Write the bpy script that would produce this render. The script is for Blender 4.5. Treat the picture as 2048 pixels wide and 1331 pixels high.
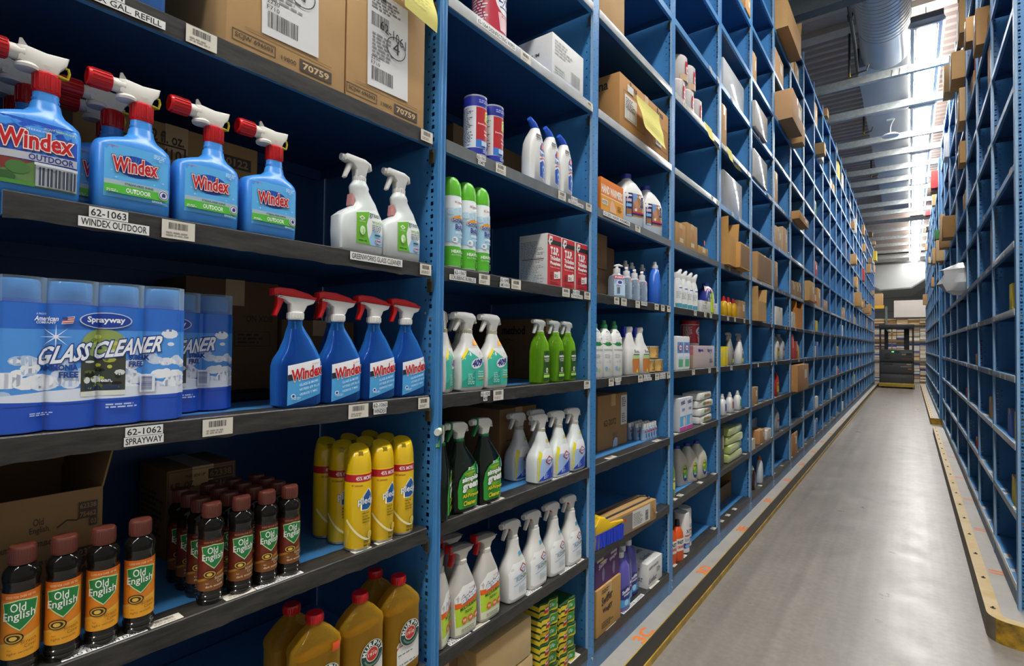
import bpy, bmesh, math, random
from mathutils import Vector, Matrix
for _o in list(bpy.data.objects): bpy.data.objects.remove(_o)
SC = bpy.context.scene
COL = SC.collection
PI = math.pi
# ---------------------------------------------------------------- camera
CAMZ = 1.49
_f, _yaw, _pit, _rol = 1046.589, math.radians(37.2569), math.radians(1.1343), math.radians(0.6555)
_fw = Vector((-math.sin(_yaw), math.cos(_yaw), 0)); _rt = Vector((math.cos(_yaw), math.sin(_yaw), 0)); _up = Vector((0, 0, 1))
_f2 = _fw*math.cos(_pit) + _up*math.sin(_pit); _u2 = _up*math.cos(_pit) - _fw*math.sin(_pit)
_r3 = _rt*math.cos(_rol) + _u2*math.sin(_rol); _u3 = _u2*math.cos(_rol) - _rt*math.sin(_rol)
cam = bpy.data.cameras.new('camera'); cam.sensor_width = 36; cam.sensor_fit = 'HORIZONTAL'; cam.lens = _f/2048*36
cam.clip_start = .05; cam.clip_end = 200
camo = bpy.data.objects.new('camera', cam); COL.objects.link(camo)
camo.matrix_world = Matrix(((_r3.x, _u3.x, -_f2.x, 0), (_r3.y, _u3.y, -_f2.y, 0), (_r3.z, _u3.z, -_f2.z, CAMZ), (0, 0, 0, 1)))
SC.camera = camo
# ---------------------------------------------------------------- world, exposure
w = bpy.data.worlds.new('world'); SC.world = w; w.use_nodes = True
w.node_tree.nodes['Background'].inputs[0].default_value = (1, 1, 1, 1)
w.node_tree.nodes['Background'].inputs[1].default_value = .36
SC.view_settings.view_transform = 'Standard'; SC.view_settings.look = 'None'
SC.view_settings.exposure = 0.0; SC.view_settings.gamma = 1; SC.view_settings.use_curve_mapping = False
LAMP = 52.0      # radiance of the fluorescent diffusers
# ---------------------------------------------------------------- materials
_mats = {}
def lin(h):
    h = h.lstrip('#'); r = []
    for i in (0, 2, 4):
        c = int(h[i:i+2], 16)/255
        r.append(c/12.92 if c <= .04045 else ((c+.055)/1.055)**2.4)
    return (*r, 1)
def P(h, r=.45, metal=0, spec=.5, coat=0, emit=0, trans=0, bump=0, bs=60, var=0, vs=8, stretch=(1, 1, 1), c2=None, alpha=1):
    k = (h, r, metal, spec, coat, emit, trans, bump, bs, var, vs, stretch, c2, alpha)
    if k in _mats: return _mats[k]
    m = bpy.data.materials.new('surface_'+h.strip('#')+'_%d' % len(_mats)); m.use_nodes = True
    nt = m.node_tree; b = nt.nodes['Principled BSDF']; L = nt.links.new
    b.inputs['Base Color'].default_value = lin(h); b.inputs['Roughness'].default_value = r
    b.inputs['Metallic'].default_value = metal; b.inputs['Specular IOR Level'].default_value = spec
    b.inputs['Coat Weight'].default_value = coat; b.inputs['Transmission Weight'].default_value = trans
    if alpha < 1: b.inputs['Alpha'].default_value = alpha
    if emit:
        b.inputs['Emission Color'].default_value = lin(h); b.inputs['Emission Strength'].default_value = emit
    if var or bump:
        tc = nt.nodes.new('ShaderNodeTexCoord'); mp = nt.nodes.new('ShaderNodeMapping'); mp.inputs['Scale'].default_value = stretch
        L(tc.outputs['Object'], mp.inputs['Vector'])
    if var:
        n = nt.nodes.new('ShaderNodeTexNoise'); n.inputs['Scale'].default_value = vs; n.inputs['Detail'].default_value = 6; n.inputs['Roughness'].default_value = .65
        L(mp.outputs[0], n.inputs['Vector'])
        rp = nt.nodes.new('ShaderNodeValToRGB'); a = lin(h); e = rp.color_ramp.elements
        e[0].position = .32; e[1].position = .72
        c = lin(c2) if c2 else tuple(min(1, x*(1+var)) for x in a[:3])+(1,)
        e[0].color = tuple(x*(1-var) for x in a[:3])+(1,) if not c2 else a; e[1].color = c
        L(n.outputs['Fac'], rp.inputs[0]); L(rp.outputs[0], b.inputs['Base Color'])
    if bump:
        n = nt.nodes.new('ShaderNodeTexNoise'); n.inputs['Scale'].default_value = bs; n.inputs['Detail'].default_value = 4
        L(mp.outputs[0], n.inputs['Vector'])
        bp = nt.nodes.new('ShaderNodeBump'); bp.inputs['Strength'].default_value = bump; bp.inputs['Distance'].default_value = .004
        L(n.outputs['Fac'], bp.inputs['Height']); L(bp.outputs[0], b.inputs['Normal'])
    _mats[k] = m; return m
def GL(h, clear=.6, r=.06):
    """thin tinted plastic: partly see-through in its own colour, glossy on top"""
    k = ('gl', h, clear, r)
    if k in _mats: return _mats[k]
    m = bpy.data.materials.new('clear_plastic_'+h.strip('#')); m.use_nodes = True; nt = m.node_tree; L = nt.links.new
    b = nt.nodes['Principled BSDF']; b.inputs['Base Color'].default_value = lin(h); b.inputs['Roughness'].default_value = r
    t = nt.nodes.new('ShaderNodeBsdfTransparent'); t.inputs[0].default_value = tuple(x**.45 for x in lin(h)[:3])+(1,)
    x = nt.nodes.new('ShaderNodeMixShader'); f = nt.nodes.new('ShaderNodeLayerWeight'); f.inputs[0].default_value = .35
    mp = nt.nodes.new('ShaderNodeMapRange'); mp.inputs[3].default_value = 1-clear; mp.inputs[4].default_value = 1
    L(f.outputs['Facing'], mp.inputs[0]); L(mp.outputs[0], x.inputs[0])
    L(t.outputs[0], x.inputs[1]); L(b.outputs[0], x.inputs[2]); L(x.outputs[0], nt.nodes['Material Output'].inputs[0])
    _mats[k] = m; return m
# ---------------------------------------------------------------- mesh builder
class MB:
    def __init__(s): s.v = []; s.f = []; s.m = []; s.mats = []
    def mi(s, mat):
        if mat not in s.mats: s.mats.append(mat)
        return s.mats.index(mat)
    def add(s, vs, fs, mat):
        o = len(s.v); s.v += [tuple(q) for q in vs]; i = s.mi(mat) if not isinstance(mat, list) else None
        for k, f in enumerate(fs):
            s.f.append([o+j for j in f]); s.m.append(i if i is not None else s.mi(mat[k]))
        return s
    def box(s, x0, x1, y0, y1, z0, z1, mat, bev=0, fm=None):
        """fm: {face: mat} with faces -x +x -y +y -z +z"""
        V = [(x, y, z) for z in (z0, z1) for y in (y0, y1) for x in (x0, x1)]
        F = {'-x': (0, 4, 6, 2), '+x': (1, 3, 7, 5), '-y': (0, 1, 5, 4), '+y': (2, 6, 7, 3), '-z': (0, 2, 3, 1), '+z': (4, 5, 7, 6)}
        if bev:
            bm = bmesh.new(); vv = [bm.verts.new(q) for q in V]
            for f in F.values(): bm.faces.new([vv[i] for i in f])
            bmesh.ops.bevel(bm, geom=bm.edges[:], offset=bev, segments=2, affect='EDGES', profile=.6)
            s.bm(bm, mat); return s
        ms = [(fm or {}).get(k, mat) for k in F]
        return s.add(V, list(F.values()), ms)
    def bm(s, bm, mat):
        bm.verts.index_update()
        s.add([q.co[:] for q in bm.verts], [[q.index for q in f.verts] for f in bm.faces], mat); bm.free(); return s
    def loft(s, rings, mat, cap0=True, cap1=True):
        n = len(rings[0]); V = [q for r in rings for q in r]; F = []; ms = []
        for i in range(len(rings)-1):
            for j in range(n):
                F.append((i*n+j, i*n+(j+1) % n, (i+1)*n+(j+1) % n, (i+1)*n+j)); ms.append(mat[i] if isinstance(mat, list) else mat)
        if cap0: F.append(tuple(range(n-1, -1, -1))); ms.append(mat[0] if isinstance(mat, list) else mat)
        if cap1: F.append(tuple((len(rings)-1)*n+j for j in range(n))); ms.append(mat[-1] if isinstance(mat, list) else mat)
        return s.add(V, F, ms)
    def lathe(s, prof, mat, n=24, c=(0, 0), sy=1):
        """prof [(r,z)..]; mat one or one per band"""
        return s.loft([[(c[0]+r*math.cos(2*PI*k/n), c[1]+sy*r*math.sin(2*PI*k/n), z) for k in range(n)] for r, z in prof], mat)
    def tube(s, pts, r, mat, n=8):
        pts = [Vector(q) for q in pts]; R = r if isinstance(r, (list, tuple)) else [r]*len(pts); rings = []; u = None
        for i, q in enumerate(pts):
            d = (pts[min(i+1, len(pts)-1)]-pts[max(i-1, 0)]).normalized()
            if u is None: u = d.orthogonal().normalized()
            u = (u-d*u.dot(d)).normalized(); t = d.cross(u)
            rings.append([q+(u*math.cos(2*PI*k/n)+t*math.sin(2*PI*k/n))*R[i] for k in range(n)])
        return s.loft(rings, mat)
    def prism(s, pts, y0, y1, mat, bev=0, ax='y'):
        """polygon in (x,z) extruded along y (ax='y') ; ax='x': polygon (y,z) along x; ax='z': polygon (x,y) along z"""
        to = {'y': lambda a, b, t: (a, t, b), 'x': lambda a, b, t: (t, a, b), 'z': lambda a, b, t: (a, b, t)}[ax]
        bm = bmesh.new(); A = [bm.verts.new(to(a, b, y0)) for a, b in pts]; B = [bm.verts.new(to(a, b, y1)) for a, b in pts]; n = len(pts)
        f0 = bm.faces.new(A); f1 = bm.faces.new(B[::-1])
        for i in range(n): bm.faces.new((A[i], B[i], B[(i+1) % n], A[(i+1) % n]))
        bmesh.ops.recalc_face_normals(bm, faces=bm.faces[:])
        if bev: bmesh.ops.bevel(bm, geom=list(f0.edges)+list(f1.edges), offset=bev, segments=2, affect='EDGES', profile=.5)
        return s.bm(bm, mat)
    def build(s, name, parent=None, loc=None, sharp=35, flat=False):
        me = bpy.data.meshes.new(name); me.from_pydata(s.v, [], s.f)
        for m in s.mats: me.materials.append(m)
        me.polygons.foreach_set('material_index', s.m)
        if not flat:
            me.polygons.foreach_set('use_smooth', [True]*len(s.f)); me.set_sharp_from_angle(angle=math.radians(sharp))
        me.update(); o = bpy.data.objects.new(name, me); COL.objects.link(o)
        if parent: o.parent = parent
        if loc: o.location = loc
        return o
def tag(o, label, cat, group=None, kind=None):
    o['label'] = label; o['category'] = cat
    if group: o['group'] = group
    if kind: o['kind'] = kind
    return o
def struct(o): o['kind'] = 'structure'; return o
def thing(name, label='', cat='', group=None):
    o = bpy.data.objects.new(name, None); o.empty_display_size = .05; COL.objects.link(o)
    if label: tag(o, label, cat, group)
    return o
KIDS = {}
def kids(o):
    if o.name not in KIDS: KIDS[o.name] = [c for c in bpy.data.objects if c.parent == o]
    return KIDS[o.name]
def dup(root):
    r = root.copy(); COL.objects.link(r); ks = []
    for ch in kids(root):
        c = ch.copy(); COL.objects.link(c); c.parent = r; ks.append(c); gs = []
        for g in kids(ch):
            d = g.copy(); COL.objects.link(d); d.parent = c; gs.append(d)
        KIDS[c.name] = gs
    KIDS[r.name] = ks
    return r
# ---------------------------------------------------------------- flat graphics: print on labels and boxes
_tx = {}
def txt(t, off=0.0):
    k = (t, off)
    if k not in _tx:
        c = bpy.data.curves.new('t', 'FONT'); c.body = t; c.resolution_u = 2; c.offset = off; c.fill_mode = 'FRONT'
        o = bpy.data.objects.new('t', c); COL.objects.link(o); bpy.context.view_layer.update()
        dg = bpy.context.evaluated_depsgraph_get(); me = bpy.data.meshes.new_from_object(o.evaluated_get(dg))
        _tx[k] = ([(q.co.x, q.co.y) for q in me.vertices], [list(p.vertices) for p in me.polygons])
        bpy.data.meshes.remove(me); bpy.data.objects.remove(o); bpy.data.curves.remove(c)
    return _tx[k]
class G:
    def __init__(s, r=.4): s.it = []; s.l = 0; s.r = r; s.hold = False
    def raw(s, V, F, col, lay=None):
        s.l += 0 if s.hold else 1; s.it.append((V, F, col, s.l if lay is None else lay)); return s
    def rect(s, x0, y0, x1, y1, col): return s.raw([(x0, y0), (x1, y0), (x1, y1), (x0, y1)], [(0, 1, 2, 3)], col)
    def poly(s, pts, col):
        c = (sum(q[0] for q in pts)/len(pts), sum(q[1] for q in pts)/len(pts))
        return s.raw(list(pts), [tuple(range(len(pts)))], col)
    def ell(s, cx, cy, rx, ry, col, n=20, a0=0, rot=0):
        V = []
        for k in range(n):
            a = 2*PI*k/n+a0; x, y = rx*math.cos(a), ry*math.sin(a)
            V.append((cx+x*math.cos(rot)-y*math.sin(rot), cy+x*math.sin(rot)+y*math.cos(rot)))
        return s.raw(V, [tuple(range(n))], col)
    def frame(s, x0, y0, x1, y1, t, col):
        return s.raw([(x0, y0), (x1, y0), (x1, y1), (x0, y1), (x0+t, y0+t), (x1-t, y0+t), (x1-t, y1-t), (x0+t, y1-t)],
                     [(0, 1, 5, 4), (1, 2, 6, 5), (2, 3, 7, 6), (3, 0, 4, 7)], col)
    def star(s, cx, cy, r0, r1, n, col):
        return s.poly([(cx+(r1 if k % 2 else r0)*math.sin(PI*k/n), cy+(r1 if k % 2 else r0)*math.cos(PI*k/n)) for k in range(2*n)], col)
    def path(s, pts, t, col):
        V = []; F = []
        for i, q in enumerate(pts):
            a = Vector(pts[max(0, i-1)]); b = Vector(pts[min(len(pts)-1, i+1)]); d = (b-a).normalized(); n = Vector((-d.y, d.x))*t/2
            V += [(q[0]+n.x, q[1]+n.y), (q[0]-n.x, q[1]-n.y)]
            if i: F.append((2*i-2, 2*i-1, 2*i+1, 2*i))
        return s.raw(V, F, col)
    def ring(s, cx, cy, rx, ry, t, col, n=24, a0=0, a1=2*PI):
        return s.path([(cx+rx*math.cos(a0+(a1-a0)*k/n), cy+ry*math.sin(a0+(a1-a0)*k/n)) for k in range(n+1)], t, col)
    def text(s, t, x, y, w, h, col, bold=0, sh=0, sk=0, rot=0, out=None, ow=.05, arc=0):
        """t fitted to the box x,y,w,h; sh shear (italic), sk rise over run, rot in degrees, out outline colour"""
        V0, _ = txt(t)
        if not V0: return s
        x0 = min(q[0] for q in V0); x1 = max(q[0] for q in V0); y0 = min(q[1] for q in V0); y1 = max(q[1] for q in V0)
        kx = w/(x1-x0); ky = h/(y1-y0); ca, sa = math.cos(math.radians(rot)), math.sin(math.radians(rot))
        def put(off, c):
            V, F = txt(t, off); r = []
            for a, b in V:
                u = (a-x0)*kx; v = (b-y0)*ky; u += v*sh; v += u*sk
                if arc: v += arc*(1-((u-w/2)/(w/2))**2)
                r.append((x+u*ca-v*sa, y+u*sa+v*ca))
            s.raw(r, F, c)
        if out: put(bold+ow, out)
        put(bold, col); return s
    def bars(s, x, y, w, h, col='#222222', seed=1, vert=False):
        R = random.Random(seed); V = []; F = []; u = 0; L = h if vert else w
        while u < L:
            t = L*R.choice((.012, .02, .03)); 
            if u+t > L: break
            q = [(x+u, y), (x+u+t, y), (x+u+t, y+h), (x+u, y+h)] if not vert else [(x, y+u), (x+w, y+u), (x+w, y+u+t), (x, y+u+t)]
            F.append(tuple(range(len(V), len(V)+4))); V += q; u += t+L*R.choice((.012, .018, .03))
        return s.raw(V, F, col)
    def tiny(s, x, y, w, h, rows, col, seed=1, fill=.55):
        """rows of print too small to read"""
        R = random.Random(seed); V = []; F = []; p = h/rows
        for i in range(rows):
            u = 0; W = w*R.uniform(.6, 1)
            while u < W:
                t = min(W-u, p*R.uniform(.8, 2.6)); b = y+h-(i+1)*p+p*.2
                F.append(tuple(range(len(V), len(V)+4))); V += [(x+u, b), (x+u+t, b), (x+u+t, b+p*fill), (x+u, b+p*fill)]; u += t+p*.45
        return s.raw(V, F, col)
    def build(s, name, parent, fn, cu=(), cv=(), clip=None, label=None):
        bm = bmesh.new(); ml = []; 
        for V, F, col, lay in s.it:
            m = P(col, s.r) if isinstance(col, str) else col
            if m not in ml: ml.append(m)
            i = ml.index(m); vv = [bm.verts.new((a, b, lay)) for a, b in V]
            for f in F:
                try: q = bm.faces.new([vv[j] for j in f]); q.material_index = i; 
                except ValueError: pass
        for q in bm.faces:
            if q.normal.z < 0 or (q.normal_update() or q.normal.z < 0): q.normal_flip()
        def cut(co, no, cl=False): bmesh.ops.bisect_plane(bm, geom=bm.verts[:]+bm.edges[:]+bm.faces[:], plane_co=co, plane_no=no, clear_outer=cl)
        if clip:
            cut((clip[0], 0, 0), (-1, 0, 0), True); cut((clip[1], 0, 0), (1, 0, 0), True)
            cut((0, clip[2], 0), (0, -1, 0), True); cut((0, clip[3], 0), (0, 1, 0), True)
        for a in cu: cut((a, 0, 0), (1, 0, 0))
        for a in cv: cut((0, a, 0), (0, 1, 0))
        for q in bm.verts: q.co = fn(q.co.x, q.co.y, q.co.z)
        me = bpy.data.meshes.new(name); bm.to_mesh(me); bm.free()
        for m in ml: me.materials.append(m)
        o = bpy.data.objects.new(name, me); COL.objects.link(o); o.parent = parent
        if cu: me.polygons.foreach_set('use_smooth', [True]*len(me.polygons))
        if label: o['label'] = label
        return o
def front(y, e=.00022): return lambda u, v, l: (u, y-.0002-e*l, v)      # a sheet facing -y
def facemx(x, e=.00022): return lambda u, v, l: (x-.0002-e*l, -u, v)     # facing -x, u runs towards -y
def facepx(x, e=.00022): return lambda u, v, l: (x+.0002+e*l, u, v)
def top(z, e=.00022): return lambda u, v, l: (u, v, z+.0002+e*l)
def cylmap(r, e=.0002, c=(0, 0), a0=0): return lambda u, v, l: (c[0]+(r+.0002+e*l)*math.sin(u/r+a0), c[1]-(r+.0002+e*l)*math.cos(u/r+a0), v)
def span(a, b, n): return [a+(b-a)*k/n for k in range(1, n)]
# ---------------------------------------------------------------- bottles: stack of superellipse sections
class Bottle:
    def __init__(s, secs, n=28):
        """secs: (z, half width, half depth, exponent, x offset)"""
        s.s = secs; s.n = n
    def at(s, z):
        S = s.s
        for a, b in zip(S, S[1:]):
            if a[0] <= z <= b[0]:
                t = (z-a[0])/max(1e-9, b[0]-a[0]); return [p+(q-p)*t for p, q in zip(a, b)]
        return S[0] if z < S[0][0] else S[-1]
    def ring(s, q):
        z, a, b, e, x = q; r = []
        for k in range(s.n):
            t = 2*PI*k/s.n; c, d = math.cos(t), math.sin(t)
            r.append((x+a*math.copysign(abs(c)**(2/e), c), b*math.copysign(abs(d)**(2/e), d), z))
        return r
    def mesh(s, mb, mat, z0=None, z1=None):
        S = [q for q in s.s if (z0 is None or q[0] >= z0-1e-6) and (z1 is None or q[0] <= z1+1e-6)]
        return mb.loft([s.ring(q) for q in S], mat)
    def map(s, e=.0002):
        def fn(u, v, l):
            z, a, b, ex, x = s.at(v); t = min(.995, abs((u-x)/a))
            return (u, -b*(1-t**ex)**(1/ex)-.0004-e*l, v)
        return fn
# ================================================================ the building
XF, XR = -1.058, .45                      # front planes of the two racks
BW = .9144; Y1 = 1.0675                   # bay width, first post's right edge
def U(n): return Y1+(n-1)*BW
LV = dict(F=.237, E=.610, D=.980, C=1.343, B=1.707, A=2.073, AA=2.495, A0=2.925, T1=3.355, T2=3.785, T3=4.22, T4=4.66, T5=5.09)
LO = list(LV); PADZ = .116; HT = 5.215
concrete = P('#a19d95', .5, var=.13, vs=3.2, bump=.05, bs=40)
def floor_mat():
    m = P('#89837b', .36, spec=.55, var=.17, vs=2.6, stretch=(1, .35, 1)); nt = m.node_tree; L = nt.links.new; b = nt.nodes['Principled BSDF']
    tc = [n for n in nt.nodes if n.type == 'TEX_COORD'][0]
    n = nt.nodes.new('ShaderNodeTexNoise'); n.inputs['Scale'].default_value = 5; n.inputs['Detail'].default_value = 8; L(tc.outputs['Object'], n.inputs['Vector'])
    mr = nt.nodes.new('ShaderNodeMapRange'); mr.inputs[3].default_value = .2; mr.inputs[4].default_value = .46; L(n.outputs['Fac'], mr.inputs[0]); L(mr.outputs[0], b.inputs['Roughness'])
    # tyre streaks along the aisle and fine scuffs
    old = b.inputs['Base Color'].links[0].from_socket
    mp = nt.nodes.new('ShaderNodeMapping'); mp.inputs['Scale'].default_value = (9, .12, 1); L(tc.outputs['Object'], mp.inputs['Vector'])
    n2 = nt.nodes.new('ShaderNodeTexNoise'); n2.inputs['Scale'].default_value = 1.3; n2.inputs['Detail'].default_value = 5; L(mp.outputs[0], n2.inputs['Vector'])
    n3 = nt.nodes.new('ShaderNodeTexNoise'); n3.inputs['Scale'].default_value = 28; n3.inputs['Detail'].default_value = 6; L(tc.outputs['Object'], n3.inputs['Vector'])
    r2 = nt.nodes.new('ShaderNodeMapRange'); r2.inputs[1].default_value = .3; r2.inputs[2].default_value = .7; r2.inputs[3].default_value = .8; r2.inputs[4].default_value = 1.14; L(n2.outputs['Fac'], r2.inputs[0])
    r3 = nt.nodes.new('ShaderNodeMapRange'); r3.inputs[1].default_value = .3; r3.inputs[2].default_value = .7; r3.inputs[3].default_value = .88; r3.inputs[4].default_value = 1.1; L(n3.outputs['Fac'], r3.inputs[0])
    mu = nt.nodes.new('ShaderNodeMath'); mu.operation = 'MULTIPLY'; L(r2.outputs[0], mu.inputs[0]); L(r3.outputs[0], mu.inputs[1])
    vm = nt.nodes.new('ShaderNodeVectorMath'); vm.operation = 'SCALE'; L(old, vm.inputs[0]); L(mu.outputs[0], vm.inputs['Scale']); L(vm.outputs[0], b.inputs['Base Color'])
    return m
struct(MB().box(-6, 6, -6, 40, -.1, 0, floor_mat()).build('floor'))
# left kerb: raised concrete strip the rack stands on, painted steel edge
YEND = 26.0
k = struct(MB().box(-1.9, -.975, -3, YEND, 0, PADZ-.0005, concrete).build('trim_1')); 
e = struct(MB().box(-.975, -.968, -3, YEND, .034, PADZ, P('#2b2924', .45, var=.3, vs=14)).box(-.98, -.975, -3, YEND, PADZ-.0004, PADZ+.001, P('#b8972f', .5, var=.3, vs=6)).box(-.975, -.962, -3, YEND, 0, .034, P('#a5842a', .5, var=.45, vs=9)).build('edge', k))
ORG = '#e2762a'
for i, s in enumerate(['3C', '3D', '3E', '3F', '3G', '3H', '3I', '3J', '3K', '3L', '3M']):
    g = G(.7); yc = U(2)+.43+i*BW-.03
    g.text(s, -.065, -.03, .13, .06, ORG, bold=.03)
    o = g.build('painted_code', k, lambda u, v, l, yc=yc: (-1.008-v, yc+u, PADZ+.0006+.0001*l)); o['label'] = 'orange spray painted bay code'
    # right kerb: orange stripes
# right kerb: yellow angle iron bolted on a concrete strip, with the rounded end
def kerb_right(name, y0, y1, rounded):
    r = .10; X0 = .318; XE = 1.5
    pl = [(X0, y1)]
    if rounded: pl += [(X0+r-r*math.cos(a), y0+r-r*math.sin(a)) for a in [k*PI/2/8 for k in range(0, 9)]]
    else: pl += [(X0, y0)]
    pl += [(XE, y0-(.12 if rounded else 0)), (XE, y1)]
    kb = struct(MB().prism(pl, 0, PADZ, concrete, ax='z').build(name))
    steel = P('#b99a55', .5, var=.22, vs=7, c2='#c7b48c'); paint = P('#c79a1c', .45, var=.4, vs=16, c2='#23231d')
    n = len(pl)-2; V = []; F = []; ms = []
    for i in range(n+1):
        a = Vector(pl[max(0, i-1)]); b = Vector(pl[min(n, i+1)]); d = (b-a).normalized(); q = Vector((-d.y, d.x)); q = q if True else -q
        p = Vector(pl[i]); i0 = p+q*.055
        V += [(p.x-q.x*.004, p.y-q.y*.004, 0), (p.x-q.x*.004, p.y-q.y*.004, PADZ+.003), (i0.x, i0.y, PADZ+.003), (i0.x, i0.y, PADZ-.01)]
        if i:
            k0 = 4*(i-1); k1 = 4*i
            F += [(k0, k1, k1+1, k0+1), (k0+1, k1+1, k1+2, k0+2), (k0+2, k1+2, k1+3, k0+3)]
            ms += [paint if (i > 5 or not rounded) and i > 1 else P('#6f6653', .5, var=.3, vs=9), steel, steel]
    MB().add(V, F, ms).build('angle_iron', kb)
    y = y0+(.16 if rounded else .2)
    while y < y1-.1:
        b = MB(); b.lathe([(.011, PADZ), (.011, PADZ+.006), (.004, PADZ+.006), (.004, PADZ+.012), (.001, PADZ+.012)], P('#3c3931', .5, metal=.4), 6, c=(X0+.028, y)); b.build('bolt', kb); y += .46
    return kb
kr = kerb_right('trim_2', 3.62, 11.75, True)
g = G(.7)
for y in (4.35, 5.3, 6.3, 7.3, 8.6, 9.9):
    for a, b in ((0, .02), (.045, .067)):
        g.poly([(.385, y+a+.02), (.55, y+a), (.55, y+b), (.385, y+b+.02)], ORG)
g.build('painted_stripes', kr, lambda u, v, l: (u, v, PADZ+.0008))
kerb_right('trim_3', 13.2, 25.5, False)
# ---------------------------------------------------------------- racks
blue = P('#3f80b8', .38, var=.1, vs=5, spec=.5); blue_shade = P('#1d4a7c', .45, var=.08, vs=4); edge_lit = P('#86a9c8', .4)  # darker blue puts shade into the colour of back panels and shelf undersides
tape = P('#191918', .42, var=.55, vs=22, stretch=(.5, 3, 3), c2='#413e3a', bump=.12, bs=30); lipg = P('#8f959a', .35, var=.15, vs=9); clipm = P('#8a8262', .4, metal=.7)
holder = P('#b9bcbd', .25, var=.12, vs=12)
def holes(mb, to, cols, z0, z1, mat):
    """perforated sheet: cols = (u0,u1,[(pitch,phase,half width,half height,round)] or None)"""
    for u0, u1, hs in cols:
        if not hs: mb.add([to(u0, z0), to(u1, z0), to(u1, z1), to(u0, z1)], [(0, 1, 2, 3)], mat); continue
        hl = sorted((z0+ph+i*p, hw, hh, rd) for p, ph, hw, hh, rd in hs for i in range(int((z1-z0-ph-hh)/p)+1) if z0+ph+i*p-hh > z0); z = z0; uc = (u0+u1)/2; V = []; F = []
        for zc, hw, hh, rd in hl:
            a = zc-hh-.0008; b = zc+hh+.0008; n = len(V)
            if a > z: V += [to(u0, z), to(u1, z), to(u1, a), to(u0, a)]; F.append((n, n+1, n+2, n+3)); n += 4
            k = .42 if rd else 1
            o = [(u0, a), (uc, a), (u1, a), (u1, zc), (u1, b), (uc, b), (u0, b), (u0, zc)]
            i = [(uc-hw*(.7 if rd else 1), zc-hh*(.7 if rd else 1)), (uc, zc-hh), (uc+hw*(.7 if rd else 1), zc-hh*(.7 if rd else 1)), (uc+hw, zc), (uc+hw*(.7 if rd else 1), zc+hh*(.7 if rd else 1)), (uc, zc+hh), (uc-hw*(.7 if rd else 1), zc+hh*(.7 if rd else 1)), (uc-hw, zc)]
            V += [to(*q) for q in o]+[to(*q) for q in i]; F += [(n+j, n+(j+1) % 8, n+8+(j+1) % 8, n+8+j) for j in range(8)]; z = b
        n = len(V); V += [to(u0, z), to(u1, z), to(u1, z1), to(u0, z1)]; F.append((n, n+1, n+2, n+3)); mb.add(V, F, mat)
PT = .0366
_me = {}
def inst(key, make, name, parent, loc=(0, 0, 0)):
    """a part whose mesh is shared by all its copies"""
    if key not in _me:
        o = make().build(name); _me[key] = o.data; bpy.data.objects.remove(o)
    o = bpy.data.objects.new(name, _me[key]); COL.objects.link(o); o.parent = parent; o.location = loc; return o
def post_mesh(kind):
    mb = MB(); f = .03 if kind == 'bead' else .05; wx = -f+.001 if kind == 'bead' else -.026
    if kind == 'bead':
        mb.prism([(-f, .004), (-f, 0), (-.021, 0), (-.0195, -.003), (-.0165, -.003), (-.015, 0), (-.008, 0), (-.0065, -.003), (-.0035, -.003), (-.002, 0), (0, 0), (0, .004)], PADZ, HT, blue, ax='z')
    else:
        mb.box(-f, -f+.0015, .0005, .012, PADZ, HT, edge_lit); mb.box(-.0015, 0, .0005, .012, PADZ, HT, edge_lit)  # flange edges in paler blue, the light they catch put into the colour
        mb.add([(-f, .0035, PADZ), (0, .0035, PADZ), (0, .0035, HT), (-f, .0035, HT)], [(0, 3, 2, 1)], P('#10151c', .6))  # near-black sheet behind the flange holes, standing in for the shade inside
        holes(mb, lambda u, z: (u, 0, z), [(-f, -f+.007, None), (-f+.007, -f+.015, [(PT, .018, .0024, .0024, 1)]), (-f+.015, -.015, None), (-.015, -.007, [(PT, .002, .0024, .0024, 1)]), (-.007, 0, None)], PADZ, HT, blue)
    for dx in ((0,) if kind == 'bead' else (0, .004)):
        holes(mb, lambda u, z: (wx+dx, u, z), [(.001, .016, None), (.016, .030, [(PT, .012, .0055, .0056, 0), (PT, .012+PT/2, .0034, .0036, 1)]), (.030, .039, None), (.039, .049, [(PT, .012+PT/2, .0034, .0036, 1)]), (.049, .066, None)], PADZ, HT, blue)
    return mb
def shelf_mesh(w, hol):
    mb = MB(); x0, x1 = .0, w-.052
    if hol:
        holes(mb, lambda u, z: (z, u, 0), [(.003, .03, None), (.03, .04, [(.05, .03, .004, .004, 1)]), (.04, .545, None)], x0, x1, blue)
        holes(mb, lambda u, z: (z, .545+.003-u, -.0025), [(.003, .508, None), (.508, .518, [(.05, .03, .004, .004, 1)]), (.518, .545, None)], x0, x1, blue_shade)
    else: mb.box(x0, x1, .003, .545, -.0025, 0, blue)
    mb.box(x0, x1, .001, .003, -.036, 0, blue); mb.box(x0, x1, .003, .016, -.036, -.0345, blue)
    mb.box(x0, x1, .543, .545, -.036, -.0025, blue_shade); mb.box(x1-.0015, x1, .003, .543, -.034, -.0025, blue_shade); mb.box(x0, x0+.0015, .003, .543, -.034, -.0025, blue_shade)
    return mb
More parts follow.
